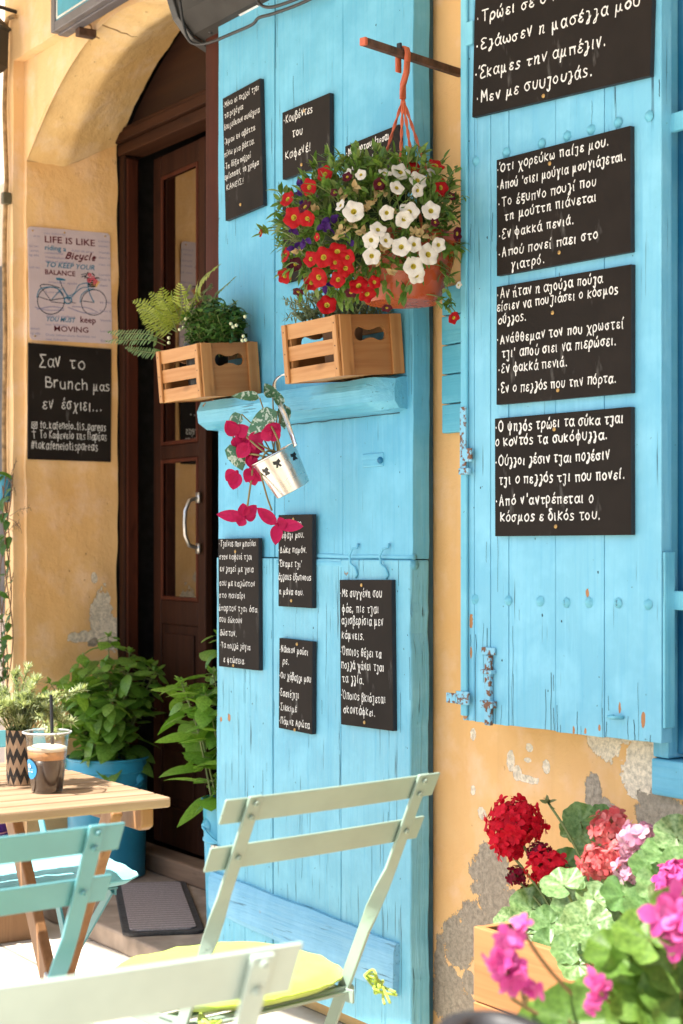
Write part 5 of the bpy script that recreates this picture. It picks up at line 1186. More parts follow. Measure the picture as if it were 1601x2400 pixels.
def cushion(label, x, y, rz, mat, w_=.37, d_=.36, th=.034, ties=True, pw_=5.):
    r = thing('seat_cushion', (x, y, .454), label, 'cushion', 'seat cushions', (0, 0, R_(rz)))
    mb = MB(); n_ = 26
    def f(a, b, s_):
        u, v_ = 2*a-1, 2*b-1; p = pw_; m = max(abs(u), abs(v_)); q = (abs(u)**p + abs(v_)**p)**(1/p); k = m/q if q > 1e-6 else 1
        X, Y_ = u*k*w_/2, v_*k*d_/2; e = max(0, 1-m**6)**.5
        return V((X, Y_, th/2 + s_*(th/2)*(.30 + .70*e if m < .999 else 0)*(1 + .10*noise.noise(V((X*14, Y_*14, s_)))) + (.004*noise.noise(V((X*30, Y_*30, 4))) if s_ > 0 else 0)))
    mb.grid(lambda a, b: f(a, b, 1), n_, n_); mb.grid(lambda a, b: f(1-a, b, -1), n_, n_)
    mb.build('pad', mat, r, True, local=True)
    mb = MB(); P = []
    for i in range(65):
        t_ = i/64*2*math.pi; u, v_ = math.cos(t_), math.sin(t_); q = (abs(u)**pw_+abs(v_)**pw_)**(1/pw_); P.append(V((u/q*w_/2, v_/q*d_/2, th/2 + .001*math.sin(i*2.7))))
    mb.tube(P, .0028, 6); mb.build('piping', mat, r, True, local=True)
    if ties:
        for s_ in (-1, 1):
            mb = MB()
            for j in range(5):
                P = [V((s_*w_*.46, -d_*.46, th/2))] + [V((s_*w_*.47, -d_*.5-.006, th/2-.005)) + rv(.014) + V((0, -.012*i_, -.006*i_)) for i_ in range(4)]; mb.tube(spline(P, 5), .0024, 5)
            mb.build('tie', mat, r, True, local=True)
    return r
def cloth(nm, c):
    t = NT(nm); wv = t.noise(1, 2, st=(600, 600, 600)); f = t.noise(20, 4); col = t.mix(t.ramp(f, .3, .7), tuple(x*.85 for x in c), c)
    return t.fin(col, .95, t.bump(wv, .5, .0015), Sheen_Weight=.3)
cushion('lime green seat cushion tied to the sage folding chair', 1.525, -.918, 98, cloth('lime cloth', (.42, .58, .06)), .365, .34, .034, True, 2.7)
cushion('lime green seat cushion on the pale mint chair at the bottom edge', 2.245, -1.644, 87, cloth('lime cloth', (.42, .54, .05)))
cushion('pale turquoise seat cushion on the far chair under the wooden table', .56, -.855, -90, cloth('turquoise cloth', (.20, .60, .66)), .40, .38, .036)

# ------------------------------------------------------------------ slatted folding table
tbl = thing('folding_table', (.912, -1.16, 0), 'slatted acacia folding table carrying the iced coffee', 'table')
TX0, TX1, TY0, TY1, TZ = .60, 1.225, -1.47, -.857, .72
n_ = 10; pw = (TX1-TX0+.006)/n_
for i in range(n_):
    mb = MB(); x0 = TX0+i*pw; e = .004*(rnd.random()-.5)
    mb.box(x0, x0+pw-.009, TY0+e, TY1+e, TZ-.019, TZ); mb.build('slat', M['table'], tbl, bevel=.004)
for y in (-.905, -1.42):
    mb = MB(); ol = [(TX0+.03, TZ-.0195), (TX0+.03, TZ-.05), (TX0+.045, TZ-.063), (TX1-.045, TZ-.063), (TX1-.03, TZ-.055), (TX1-.03, TZ-.0195)]
    mb.prism(ol, (0, y, 0), (1, 0, 0), (0, 0, 1), (0, -1, 0), .026); mb.build('rail', M['table_d'], tbl, bevel=.004)
for y, o_ in ((-.94, 0), (-1.385, .0)):
    for a, b, dy in (((1.155, TZ-.02), (.72, .0), 0), ((.70, TZ-.02), (1.135, 0), -.026)):
        mb = MB(); mb.bar((a[0], y+dy, a[1]), (b[0], y+dy, b[1]), .040, .022, (1, 0, 0)); mb.build('leg', M['table_d'], tbl, bevel=.004)
    mb = MB(); mb.lathe((.9277, y+.0115, .362), [(.009, 0), (.008, .004), (0, .005)], 12, (0, 1, 0)); mb.lathe((.94, y-.038, .35), [(.009, 0), (.008, .003), (0, .004)], 12, (0, -1, 0)); mb.build('leg_bolt', M['steel'], tbl, True)
for x, z in ((.80, .12), (1.06, .12)):
    mb = MB(); mb.bar((x, -.951, z), (x, -1.40, z), .03, .02); mb.build('stretcher', M['table_d'], tbl, bevel=.003)

# ------------------------------------------------------------------ on the table: iced coffee, straw, chevron pot with herb
cc = at(110, 1856, Z=TZ+.0005); CR = .029; ch = .113
cup = thing('coffee_cup', cc, 'clear plastic cup of iced coffee with foam and a round blue sticker', 'cup')
t = NT('clear cup'); t.t.nodes.remove(t.b); tr = t.n('ShaderNodeBsdfTransparent'); tr.inputs[0].default_value = (.93, .94, .95, 1); gl = t.n('ShaderNodeBsdfGlossy'); gl.inputs['Roughness'].default_value = .12
lw = t.n('ShaderNodeLayerWeight'); lw.inputs[0].default_value = .25; mx = t.n('ShaderNodeMixShader'); t.l(t.ramp(lw.outputs['Facing'], .0, 1., .07, .6), mx.inputs[0]); t.l(tr.outputs[0], mx.inputs[1]); t.l(gl.outputs[0], mx.inputs[2]); t.l(mx.outputs[0], t.o.inputs[0]); M['clear'] = t.m
mb = MB(); mb.lathe(cc, [(0, .002), (CR*.96, .0), (CR, .003), (.040, ch*.93), (.0425, ch*.96), (.0445, ch*.965), (.0450, ch*.985), (.0435, ch), (.0425, ch*.985), (.039, ch*.92)], 48); mb.build('shell', M['clear'], cup, 'auto')
mb = MB(); P = [cc + V((math.cos(a)*.0444, math.sin(a)*.0444, ch*.985)) for a in [i*math.pi/20 for i in range(41)]]; mb.tube(P, .0016, 6); mb.build('lip', plain('lip highlight', (.62, .63, .64), .25, .02), cup, True)  # pale ring on the cup's lip; rim highlight put into its colour
rr = lambda h: CR + (.040-CR)*h/(ch*.93) - .0012
mb = MB(); mb.lathe(cc, [(0, .003), (rr(.003), .0035), (rr(.03), .03), (rr(.061), .061), (0, .061)], 40); mb.build('coffee', plain('black coffee', (.020, .006, .003), .3, .3, 30, 0, Specular_IOR_Level=.2), cup, True)
mb = MB(); mb.lathe(cc, [(0, .0612), (rr(.061), .0613), (rr(.076), .0765), (0, .0765)], 40); mb.build('crema', plain('coffee crema', (.52, .22, .055), .5, .15, 40), cup, True)
mb = MB(); mb.lathe(cc, [(0, .0767), (rr(.077), .0768), (rr(.083), .0835), (rr(.088)*.7, .087), (0, .088)], 40); mb.build('milk_foam', plain('milk foam', (.72, .60, .44), .8, .08, 50, .4, 300), cup, True)
mb = MB()
sa = math.atan2((-RT*.78 - FW*.62).y, (-RT*.78 - FW*.62).x); sb = lambda a, h: cc + V((math.cos(sa+a), math.sin(sa+a), 0))*(rr(h)+.0024) + V((0, 0, h))
for kk in range(1):
    N_ = 28; ce_h = .045
    vs = [sb(0, ce_h)] + [sb(.017*math.cos(q*2*math.pi/N_)/.034, ce_h + .0185*math.sin(q*2*math.pi/N_)) for q in range(N_)]
    mb.add(vs, [(0, i, i % N_+1) for i in range(1, N_+1)])
mb.build('sticker', plain('blue sticker', (.03, .25, .50), .5, .05), cup)
mb = MB(); sb2 = lambda u, v_: sb(u*.017/.034, ce_h+v_*.0185) + V((math.cos(sa), math.sin(sa), 0))*.0009
for u0, u1, v0, v1 in ((-.25, .25, .15, .42), (-.16, -.06, .42, .55), (.02, .12, .42, .60), (-.6, .6, -.04, -.01), (-.5, .5, -.30, -.20)):
    mb.add([sb2(u0, v0), sb2(u1, v0), sb2(u1, v1), sb2(u0, v1)], [(0, 1, 2, 3)])
mb.build('sticker_mark', plain('white print', (.75, .77, .8), .5), cup)
mb = MB(); b_ = cc + V((0, 0, .012)) + RT*.012; e_ = at(119, 1628, D=(cc-CAM).dot(FW)+.01); mb.tube([b_, e_], .0032, 10)
o = mb.build('drinking_straw', plain('black straw', (.012, .012, .014), .4), None, 'auto'); tag(o, 'thin black drinking straw standing in the iced coffee', 'straw')
# chevron pot
kc = at(45, 1838, Z=TZ+.0005); t = NT('chevron wrap')
sp = t.n('ShaderNodeSeparateXYZ'); t.l(t.tc.outputs['Object'], sp.inputs[0])
an = t.math('ARCTAN2', sp.outputs[1], sp.outputs[0]); zz = t.math('PINGPONG', t.math('MULTIPLY', an, 1.9), .55)
q_ = t.math('FRACT', t.math('MULTIPLY', t.math('ADD', sp.outputs[2], t.math('MULTIPLY', zz, .032)), 27.)); mk = t.math('GREATER_THAN', q_, .5)
col = t.mix(mk, (.40, .27, .165), (.020, .018, .017)); t.fin(t.mix(t.ramp(t.noise(150, 3), .5, .7, 0, .3), col, (.16, .12, .08)), .8, t.bump(t.noise(300, 2), .3, .001))
kp = thing('table_pot', kc, 'small pot wrapped in black and brown zigzag cloth on the wooden table', 'pot')
mb = MB(); mb.lathe((0, 0, 0), [(0, 0), (.023, 0), (.024, .004), (.026, .105), (.024, .105), (.023, .09), (0, .09)], 32); mb.build('wrap', t.m, kp, 'auto', local=True)
M['thyme'] = leafmat('thyme leaf', (.40, .47, .26), (.56, .62, .42), .45, .4, (.68, .70, .54))
tp = thing('rosemary_plant', kc + V((0, 0, .09)), 'feathery sunlit green white herb in the zigzag pot', 'herb'); lf, st_ = MB(), MB()
for i in range(56):
    a = rnd.uniform(0, 6.28); sp_ = rnd.uniform(.1, 1.); p0 = kc + V((rnd.uniform(-.012, .012), rnd.uniform(-.012, .012), .09)); hh = rnd.uniform(.03, .13)*(1.1-.5*sp_)
    p1 = p0 + (RT*math.cos(a)*.125 + FW*math.sin(a)*.08)*sp_ + V((0, 0, hh)); P = spline([p0, lerp(p0, p1, .45) + V((0, 0, .035)), p1, p1 + (p1-p0)*.12 - V((0, 0, .008))], 9); st_.tube(P, .0012, 4)
    for qi, q in enumerate(P[4:]):
        for j in range(4): lf.leaf(q, (p1-p0).normalized()*.6 + rv(.85) + V((0, 0, .15)), V((0, 0, 1)), rnd.uniform(.013, .022), .0030, .05, .15, 3, .8)
st_.build('stems', M['stem'], tp, True); lf.build('leaves', M['thyme'], tp, True)

# ------------------------------------------------------------------ blue buckets and basil at the doorway
M['bkt'] = metal_paint('blue bucket', (.035, .31, .47), .35, .15); M['bkt2'] = metal_paint('light blue bucket', (.09, .42, .62), .32, .15)
def bucket(lab, c, r0, r1, h, mat, ha, up=False, rib=()):
    r = thing('metal_bucket', c, lab, 'bucket', 'blue buckets by the doorway'); pr = [(0, .004), (r0-.004, .004), (r0-.003, 0), (r0, .001), (r0+.001, .012), (r0, .016)]
    for z in rib: rz = lerp(r0, r1, z); pr += [(rz, z*h-.008), (rz+.004, z*h-.004), (rz+.004, z*h+.002), (rz+.001, z*h+.006)]
    pr += [(r1, h-.008), (r1+.005, h-.006), (r1+.006, h-.001), (r1+.002, h+.001), (r1-.003, h-.004), (r1-.008, h-.05), (0, h-.05)]
    mb = MB(); mb.lathe(c, pr, 48); mb.build('body', mat, r, 'auto')
    mb = MB(); mb.lathe(c + V((0, 0, h-.046)), [(r1-.006, 0), (r1*.5, .008), (0, .01)], 24); mb.build('soil', M['soil'], r, True)
    d = V((math.cos(ha), math.sin(ha), 0)); zc = h*.82 if not up else h*.8; rz = lerp(r0, r1, zc/h)
    mb = MB(); q = c + V((0, 0, zc)); 
    mb.lathe(q + d*(rz-.001), [(.022, 0), (.020, .004), (.012, .008), (.009, .012), (0, .013)], 16, d); mb.build('ear', mat, r, 'auto'); mb = MB(); mb.lathe(q - d*(rz-.001), [(.022, 0), (.020, .004), (.012, .008), (.009, .012), (0, .013)], 16, -d); mb.build('ear', mat, r, 'auto')
    e = V((-d.y, d.x, 0)); P = [q + d*((rz+.012)*math.cos(a)) + (e if e.dot(FW) < 0 else -e)*((rz+.02)*math.sin(a)) - V((0, 0, .15*h*2*math.sin(a)*.5)) for a in [math.pi*i/20 for i in range(21)]]
    mb = MB(); mb.tube(P, .003, 7); mb.build('handle', mat, r, True)
    return r
K1, K2 = V((-1.215, .185, .0625)), V((-.15, .055, .0625))
rtd = math.atan2((RT*.88 - FW*.45).y, (RT*.88 - FW*.45).x); ltd = math.atan2((-RT*.85 - FW*.5).y, (-RT*.85 - FW*.5).x)
bucket('deep blue metal bucket of basil standing in the corner of the doorway', K1, .128, .137, .40, M['bkt'], rtd, rib=(.9,))
bucket('slim light blue bucket of basil half hidden behind the blue door leaf', K2, .066, .078, .405, M['bkt2'], ltd, rib=(.72,))
M['basil'] = leafmat('basil leaf', (.14, .32, .04), (.28, .46, .09), .36, .42)
def basil(lab, c, n_s, spread, h, lmin, lmax, lean=V((0, 0, 0)), clip=None):
    r = thing('basil_plant', c, lab, 'plant', 'basil plants in buckets'); lf, st_ = MB(), MB()
    for i in range(n_s):
        a = 2.4*i + rnd.uniform(-.3, .3); s_ = math.sqrt((i+.5)/n_s)*spread
        p0 = c + V((math.cos(a)*.05, math.sin(a)*.05, 0)); p1 = c + V((math.cos(a)*s_, math.sin(a)*s_, h*(rnd.uniform(.72, 1.02)-.28*s_/spread))) + lean*rnd.uniform(.5, 1)
        if clip: p1 = clip(p1)
        P = spline([p0, lerp(p0, p1, .5) + V((0, 0, h*.08)), p1], 7); st_.tube(P, [.0042*(1-.7*k/len(P)) for k in range(len(P))], 5)
        for k in range(2, len(P)):
            d = (P[min(k+1, len(P)-1)] - P[k-1]).normalized(); e = d.orthogonal().normalized(); e = Matrix.Rotation(k*1.57+i, 3, d) @ e; f_ = k/len(P)
            for s2 in (-1, 1):
                L = rnd.uniform(lmin*.6, lmax)*(1.1-.45*f_); dd = (e*s2 + d*.35 + V((0, 0, rnd.uniform(-.75, .35))) + rv(.3)).normalized()
                st_.tube([P[k], P[k] + dd*.018], .0012, 4, cap=False); lf.leaf(P[k] + dd*.016, dd, V((0, 0, 1)) + rv(.45), L, L*rnd.uniform(.56, .78), rnd.uniform(.15, .55), -.18, 6, .72)
        for j in range(5): lf.leaf(P[-1], (d + rv(.8)).normalized(), V((0, 0, 1)) + rv(.4), rnd.uniform(.02, .035), .014, .2, .25, 4, .8)
    st_.build('stems', M['stem'], r, True); lf.build('leaves', M['basil'], r, True); return r
def clipL(p): return V((max(p.x, -1.41), min(p.y, .30), p.z))
basil('full bushy basil growing in the deep blue bucket', K1 + V((0, 0, .36)), 19, .20, .46, .065, .115, V((.02, -.02, 0)), clipL)
basil('lanky basil with hanging leaves in the slim light blue bucket', K2 + V((0, 0, .36)), 6, .14, .58, .085, .14, V((-.10, -.03, 0)), lambda p: V((min(p.x, -.03), p.y, p.z)))

# door mat, purple pot
mt = thing('door_mat', (-.65, .06, .0625), 'ribbed grey brown door mat with a black rubber rim on the doorstep', 'door mat')
ca, cb, cd_ = V((-1.03, .12, 0)), V((-.375, -.17, 0)), V((-.92, .33, 0)); mx_ = (cb-ca).normalized(); my_ = V((-mx_.y, mx_.x, 0)); ml, mw = (cb-ca).length, .235
def rim(o_, z0, z1):
    q = []
    r_ = .03
    for cx, cy, a0 in ((ml-r_-o_, r_+o_, -90), (ml-r_-o_, mw-r_-o_, 0), (r_+o_, mw-r_-o_, 90), (r_+o_, r_+o_, 180)):
        for k in range(5): b_ = R_(a0+22.5*k); q.append((cx+r_*math.cos(b_), cy+r_*math.sin(b_)))
    mb = MB(); mb.prism(q, ca + V((0, 0, z1)), mx_, my_, V((0, 0, 1)), z1-z0); return mb
rim(0, .0605, .071).build('rubber_rim', plain('rubber', (.055, .050, .048), .8, .2, 50, .6, 240), mt, bevel=.003)
t = NT('mat pile'); mp = t.n('ShaderNodeMapping'); mp.inputs['Rotation'].default_value = (0, 0, -math.atan2(mx_.y, mx_.x)); t.l(t.tc.outputs['Object'], mp.inputs[0])
wv = t.n('ShaderNodeTexWave'); wv.bands_direction = 'X'; wv.inputs['Scale'].default_value = 11; wv.inputs['Distortion'].default_value = .6; wv.inputs['Detail'].default_value = 2; t.l(mp.outputs[0], wv.inputs[0])
nz = t.noise(260, 3, .7); col = t.mix(t.ramp(nz, .3, .68), (.22, .18, .175), (.48, .41, .40)); col = t.mix(t.ramp(wv.outputs[1], .0, .45, .65, 0), col, (.10, .08, .075))
rim(.022, .0712, .075).build('pile', t.fin(col, .95, t.bump(t.math('ADD', wv.outputs[1], nz), .6, .004)), mt)
pl = thing('wooden_pallet', (-.93, -.45, 0), 'low stack of rough boards under the purple pot at the left edge', 'pallet')
for i in range(4):
    mb = MB(); mb.box(-1.12, -.72, -.62+i*.095, -.62+i*.095+.075, .155, .175); mb.build('deck_board', M['table_d'], pl, bevel=.003)
for x in (-1.10, -.94, -.78):
    mb = MB(); mb.box(x, x+.05, -.62, -.26, 0, .1545); mb.build('block', M['table_d'], pl, bevel=.003)
pp = thing('purple_pot', (-.88, -.42, .1755), 'shiny purple tin pot with pale lines at the left edge, under the table', 'pot')
mb = MB(); c = V((-.88, -.42, .1755)); mb.lathe(c, [(0, 0), (.10, 0), (.104, .01), (.115, .22), (.118, .225), (.11, .22), (.1, .05), (0, .05)], 40); mb.build('body', plain('purple tin', (.075, .022, .20), .3, .3, 4, .05), pp, 'auto')
mb = MB(); mb.lathe(c, [(.1092, .085), (.1098, .086), (.1098, .0885), (.1092, .0895)], 40); mb.lathe(c, [(.1121, .14), (.1128, .141), (.1128, .1425), (.1121, .1435)], 40); mb.build('stripe', plain('pale stripe', (.55, .25, .30), .5), pp, True)

# ------------------------------------------------------------------ flower box and geraniums
fb = thing('flower_box', (1.66, -.21, 0), 'warm brown wooden flower box against the wall below the shutter', 'planter')
X0, X1, Y0, Y1, Z1 = 1.475, 2.10, -.36, -.05, .47
M['fbox'] = wood('flower box wood', (.52, .26, .105), (.34, .135, .05), 0, .6, .5)
mb = MB()
for k in range(3): mb.box(X0, X1, Y0, Y0+.016, Z1-.14*(k+1)+.002, Z1-.14*k)
mb.build('front_board', M['fbox'], fb, bevel=.0025)
mb = MB(); mb.box(X0, X1, Y1-.016, Y1, .05, Z1); mb.build('back_board', M['fbox'], fb, bevel=.0025)
for x in (X0, X1-.016):
    mb = MB(); mb.box(x+.0005, x+.016, Y0+.0165, Y1-.0165, .05, Z1-.001); mb.build('end_board', M['fbox'], fb, bevel=.002)
mb = MB(); mb.box(X0+.017, X1-.017, Y0+.017, Y1-.017, .10, Z1-.05); mb.build('soil', M['soil'], fb)
for x in (X0+.03, X1-.08):
    mb = MB(); mb.box(x, x+.05, Y0+.03, Y1-.03, 0, .049); mb.build('foot', M['fbox'], fb)
M['ger'] = leafmat('geranium leaf', (.13, .27, .085), (.33, .46, .22), .42, .35); M['pel'] = leafmat('pelargonium leaf', (.10, .21, .03), (.19, .33, .06), .5, .4)
def gleaf(lf, st_, base, c, n, r):
    n = n.normalized(); e = n.orthogonal().normalized(); g = n.cross(e); a0 = math.atan2((base-c).dot(g), (base-c).dot(e)); K = 44; vs = [c - n*r*.02]
    for ring in (.3, .62, .86, 1.):
        for k in range(K+1):
            a = a0 + .16 + (2*math.pi-.32)*k/K; lob = abs(math.sin((k/K)*math.pi*7)); ru = r*ring*(.90 + .10*lob*ring) + (.022*r*math.sin(k*2.1) if ring == 1. else 0)
            z = r*(.18*ring*ring - .02 + .045*ring*math.cos((k/K)*2*math.pi*7) ) + r*(.10*noise.noise(V((math.cos(a)*ring*1.6, math.sin(a)*ring*1.6, c.x*40))) + (.05*math.sin(k*.9+c.x*300) if ring > .8 else 0))
            vs.append(c + e*math.cos(a)*ru + g*math.sin(a)*ru + n*z)
    fs = [(0, 1+k, 2+k) for k in range(K)]
    for q in range(3): o_ = 1+q*(K+1); fs += [(o_+k, o_+K+1+k, o_+K+2+k, o_+k+1) for k in range(K)]
    lf.add(vs, fs); st_.tube(spline([base, lerp(base, c, .55) + V((0, 0, .01)), c], 4), .0024*max(.6, r/.04), 5, cap=False)
def floret(mb, p, n, s_):
    n = n.normalized(); e = n.orthogonal().normalized(); g = n.cross(e); o_ = rnd.random()*6
    for k in range(5): a = o_+k*1.2566; d = e*math.cos(a) + g*math.sin(a); mb.leaf(p, d + n*rnd.uniform(.1, .7) + rv(.15), n - d*.3 + rv(.25), s_*rnd.uniform(.75, 1.15), s_*rnd.uniform(.6, .85), rnd.uniform(-.1, .5), rnd.uniform(-.1, .3), 6, 1.25)
def head(root, c, r, n_, s_, mat, base, sm, squash=1.):
    mb = MB()
    n_ = int(n_*1.9); s_ *= .72
    for i in range(n_):
        z = 1-2*(i+.5)/n_*.86; a = 2.39996*i; q = math.sqrt(max(0, 1-z*z)); d = V((q*math.cos(a), q*math.sin(a), z*squash)); 
        sm.tube([c - V((0, 0, r*.35)), c + d*r*.8], .0011, 4, cap=False); floret(mb, c + d*r*rnd.uniform(.62, 1.06)*(1+.22*noise.noise(d*1.7 + c*9)), d + rv(.5), s_)
    mb.build('flower_head', mat, root, True); sm.tube(spline([base, lerp(base, c, .5) + V((rnd.uniform(-.01, .01), 0, .01)), c - V((0, 0, r*.3))], 5), .0028, 6)
M['gred'] = petal('geranium red', (.76, .010, .036), (.62, .006, .024), .5, .3); M['gdk'] = petal('geranium dark red', (.24, .006, .03), (.14, .004, .02)); M['gcor'] = petal('geranium coral', (.68, .10, .11), (.72, .26, .25), .5, .3); M['gpk'] = petal('geranium pale pink', (.68, .42, .50), (.62, .22, .40), .5, .35); M['gmag'] = petal('pelargonium magenta', (.66, .07, .32), (.70, .16, .42), .5, .35)
gz = V((0, 0, Z1-.05))
gr_ = thing('red_geranium', V((1.60, -.2, Z1-.05)), 'red geranium at the left end of the flower box', 'geranium'); lf, st_ = MB(), MB()
b0 = V((1.60, -.22, Z1-.05))
head(gr_, at(1208, 1930, Y=-.20), .052, 46, .023, M['gred'], b0, st_); head(gr_, at(1192, 1985, Y=-.22), .028, 16, .021, M['gred'], b0, st_); head(gr_, at(1285, 2040, Y=-.22), .036, 26, .021, M['gred'], b0, st_); head(gr_, at(1262, 2000, Y=-.21), .022, 14, .015, M['gdk'], b0, st_); head(gr_, at(1212, 2055, Y=-.23), .020, 12, .014, M['gdk'], b0, st_)
bd = MB(); q = at(1285, 1882, Y=-.17); st_.tube(spline([b0 + V((.08, .05, 0)), at(1350, 1990, Y=-.18), q], 6), .0026, 6)
for i in range(9): bd.leaf(q, V((rnd.uniform(-1, 1), rnd.uniform(-1, 1), rnd.uniform(-.5, .8))), rv(1), .019, .007, .1, .5, 4, .9)
bd.build('buds', plain('bud', (.15, .17, .05), .6), gr_, True)
def gl_at(x, y, Yy, r, nx=0., nz=.6, lf_=None, base=None): 
    c = at(x, y, Y=Yy); n = (-FW*(1-.5*nz) + V((0, 0, nz)) + RT*nx + rv(.2)); gleaf(lf_ or lf, st_, base or V((c.x + rnd.uniform(-.05, .05), min(c.y+.06, -.08), Z1-.04)), c, n, r)
for a in ((1245, 2130, -.24, .045), (1195, 2165, -.25, .034, -.5), (1290, 2165, -.25, .04), (1340, 2120, -.22, .04), (1290, 2215, -.28, .036), (1360, 1925, -.13, .038, .0, .3), (1345, 1945, -.14, .03), (1415, 1915, -.12, .03, .3, .9), (1385, 1990, -.15, .034), (1330, 2025, -.17, .034), (1400, 2060, -.17, .036), (1235, 2190, -.27, .028, -.3), (1440, 2060, -.15, .04), (1460, 2140, -.17, .04), (1260, 2105, -.20, .032), (1345, 2180, -.24, .038), (1330, 2230, -.27, .034), (1470, 1990, -.13, .035), (1430, 2180, -.22, .035)): gl_at(*a)
st_.build('stems', M['stem'], gr_, True); lf.build('leaves', M['ger'], gr_, True)
gc = thing('coral_geranium', V((1.80, -.22, Z1-.05)), 'coral and pale pink geranium in the sunny right part of the flower box', 'geranium'); lf, st_ = MB(), MB(); b1 = V((1.82, -.24, Z1-.05))
head(gc, at(1432, 1945, Y=-.28), .034, 24, .020, M['gcor'], b1, st_); head(gc, at(1400, 2025, Y=-.30), .032, 22, .020, M['gcor'], b1, st_); head(gc, at(1450, 2010, Y=-.30), .026, 16, .020, M['gcor'], b1, st_); head(gc, at(1500, 1970, Y=-.32), .030, 14, .024, M['gpk'], b1, st_); head(gc, at(1480, 2045, Y=-.33), .026, 12, .022, M['gpk'], b1, st_); head(gc, at(1585, 2060, Y=-.40), .030, 14, .026, M['gmag'], b1, st_)
for a in ((1320, 2075, -.36, .042, -.2, .8), (1375, 2165, -.38, .046, -.1, .7), (1330, 2225, -.40, .030), (1420, 2210, -.40, .044, .1, .8), (1520, 2035, -.34, .036), (1560, 2000, -.33, .042, .1, 1.), (1585, 1960, -.30, .040), (1520, 2130, -.38, .045, .2, .9), (1580, 2110, -.40, .045), (1460, 2100, -.36, .04), (1465, 2235, -.42, .04), (1545, 2075, -.36, .04), (1355, 2262, -.40, .035), (1600, 2030, -.34, .04), (1540, 2190, -.40, .045), (1390, 2105, -.34, .032), (1500, 2075, -.33, .034), (1600, 2170, -.40, .04), (1440, 2280, -.44, .04), (1520, 2270, -.42, .04)): gl_at(*a)
st_.build('stems', M['stem'], gc, True); lf.build('leaves', M['ger'], gc, True)
# blurred pelargonium close to the camera, on a tall stool
fgD = 1.85
stl = thing('plant_stool', at(1560, 2400, D=1.88).xy.to_3d(), 'wooden stool carrying the blurred pelargonium at the lower right corner', 'stool')
sc0 = V((stl.location.x, stl.location.y, 0))
mb = MB(); mb.lathe(sc0 + V((0, 0, .40)), [(0, 0), (.15, 0), (.155, .012), (.15, .025), (0, .025)], 32); mb.build('seat', M['table'], stl, 'auto')
for k in range(4):
    a = k*1.571+.4; mb = MB(); mb.tube([sc0 + V((math.cos(a)*.15, math.sin(a)*.15, 0)), sc0 + V((math.cos(a)*.11, math.sin(a)*.11, .40))], .014, 8); mb.build('leg', M['table_d'], stl, True)
pot('terracotta_pot', 'terracotta pot on the stool at the lower right, below the frame', sc0 + V((0, 0, .4255)), .10, .15, M['terracotta'])
pg = thing('pink_pelargonium', sc0 + V((0, 0, .57)), 'blurred magenta pelargonium with big light green leaves, at the lower right corner', 'pelargonium'); lf, st_ = MB(), MB(); bs = sc0 + V((0, 0, .57))
def fg(x, y, r, nx=0., nz=.5, D=None):
    c = at(x, y, D=D or fgD + rnd.uniform(-.08, .08)); gleaf(lf, st_, bs, c, -FW*(1-.5*nz) + V((0, 0, nz)) + RT*nx + rv(.15), r)
for a in ((1500, 2310, .052, .1), (1400, 2370, .046, -.2), (1590, 2230, .055), (1560, 2370, .05), (1330, 2392, .042, -.3), (1450, 2240, .04, 0, .9), (1520, 2200, .042, 0, 1.), (1595, 2320, .05), (1480, 2400, .05), (1440, 2330, .04), (1590, 2150, .036), (1280, 2420, .04)): fg(*a)
for (x, y, s_, n_, r_) in ((1188, 2195, .016, 3, .014), (1178, 2245, .018, 4, .016), (1190, 2290, .018, 5, .016), (1225, 2155, .012, 2, .008), (1245, 2312, .012, 3, .012), (1405, 2320, .016, 4, .014), (1590, 2135, .026, 5, .020), (1592, 2180, .026, 5, .020), (1385, 2355, .012, 2, .008)):
    mb = MB(); c = at(x, y, D=fgD-.05)
    for k in range(n_): floret(mb, c + rv(r_*.6), -FW + rv(.8), s_)
    mb.build('blossom', M['gmag'], pg, True)
J = at(1230, 2360, D=fgD)
for P in ([bs, at(1340, 2330, D=fgD), at(1262, 2240, D=fgD-.03), at(1222, 2170, D=fgD-.05)], [bs, J, at(1205, 2330, D=fgD-.03), at(1186, 2275, D=fgD-.05)], [J, at(1240, 2320, D=fgD-.02), at(1246, 2300, D=fgD-.04)], [bs, at(1490, 2400, D=fgD), at(1440, 2360, D=fgD-.02), at(1405, 2325, D=fgD-.05)], [bs, at(1560, 2280, D=fgD), at(1588, 2180, D=fgD-.03)], [J, at(1215, 2290, D=fgD-.02), at(1195, 2250, D=fgD-.05), at(1182, 2200, D=fgD-.05)]): st_.tube(spline(P, 6), .0024, 6)
st_.build('stems', plain('pelargonium stem', (.22, .15, .06), .6), pg, True); lf.build('leaves', M['pel'], pg, True)

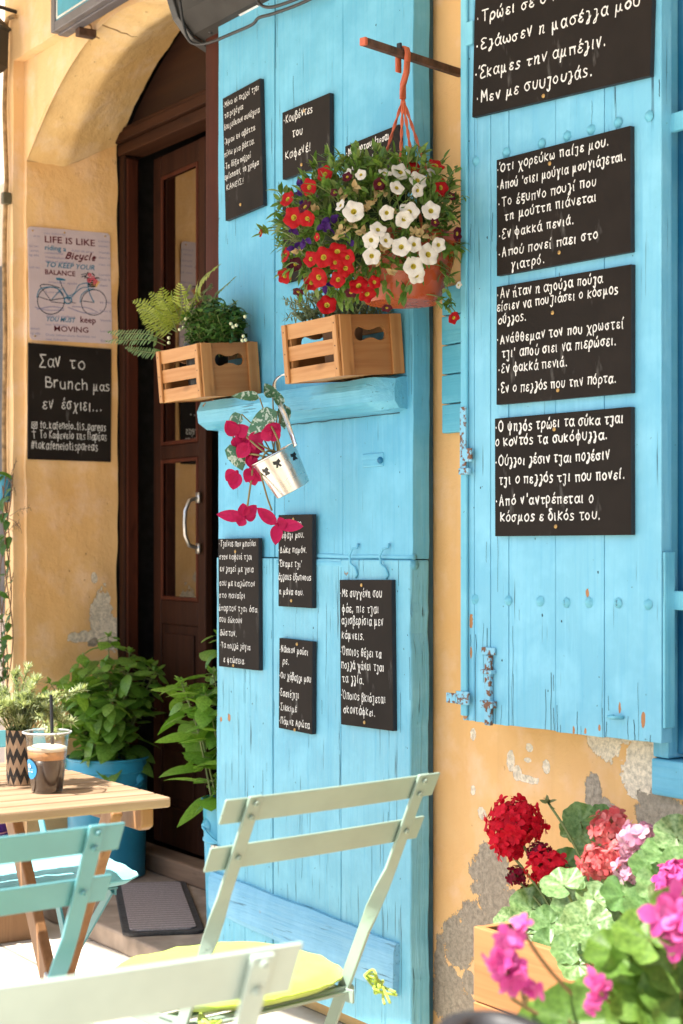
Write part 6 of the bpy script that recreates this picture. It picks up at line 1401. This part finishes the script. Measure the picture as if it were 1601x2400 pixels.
# black chair whose rounded back just enters at the bottom
q = at(1125, 2372, D=1.27); bc = thing('plastic_chair', (q.x, q.y, 0), 'black chair with a rounded back, only its top edge in view', 'chair')
yw = 64; bc.rotation_euler = (0, 0, R_(yw)); mk_ = plain('black chair plastic', (.022, .021, .024), .5, .1, 20)
def lput(nm, mb, **k): return mb.build(nm, mk_, bc, 'auto', local=True, **k)
mb = MB(); hgt = q.z
mb.grid(lambda a, b: V((lerp(-1, 1, a)*(.050+.15*(1-b)**.7), -.03*(1-b) + .06*lerp(-1, 1, a)**2*-1, lerp(.45, hgt - .018*abs(lerp(-1, 1, a))**2.6, b))), 24, 16)
o = lput('back', mb); so = o.modifiers.new('thickness', 'SOLIDIFY'); so.thickness = .016; so.offset = 0
mb = MB(); mb.grid(lambda a, b: V((lerp(-.2, .2, a), lerp(-.40, -.02, b), .44 + .012*math.cos(lerp(-3, 3, a)))), 12, 12); o = lput('seat', mb); so = o.modifiers.new('thickness', 'SOLIDIFY'); so.thickness = .015
for x in (-.17, .17):
    for y in (-.36, -.05): mb = MB(); mb.tube([(x, y, .43), (x*1.15, y + (.03 if y > -.1 else -.03), 0)], [.014, .010], 10); lput('leg', mb)

# ------------------------------------------------------------------ awning over the front (unseen, added to shade it) and the house across the street
aw = thing('shade_awning', (0, 0, 3.2), 'unseen cream fabric awning added above the frame to shade the house front', 'awning')
AWE = lambda x: -1.76 + .10*x  # slanted edge shaped to set where its shade falls
mb = MB(); mb.grid(lambda a, b: V((lerp(-4, 6, a), lerp(-.01, AWE(lerp(-4, 6, a)), b), lerp(3.30, 3.08, b) - .02*math.sin(b*math.pi))), 30, 8); o = mb.build('shade_canopy', cloth('cream shade awning canvas', (.72, .66, .54)), aw); so = o.modifiers.new('thickness', 'SOLIDIFY'); so.thickness = .006
for x in (-3.9, 5.9):
    mb = MB(); mb.tube([(x, -.01, 2.95), (x, AWE(x), 3.05)], .015, 8); mb.build('arm', M['steel'], aw, True)
mb = MB(); mb.tube([(-4, AWE(-4), 3.06), (6, AWE(6), 3.06)], .02, 8); mb.build('shade_awning_bar', M['steel'], aw, True)
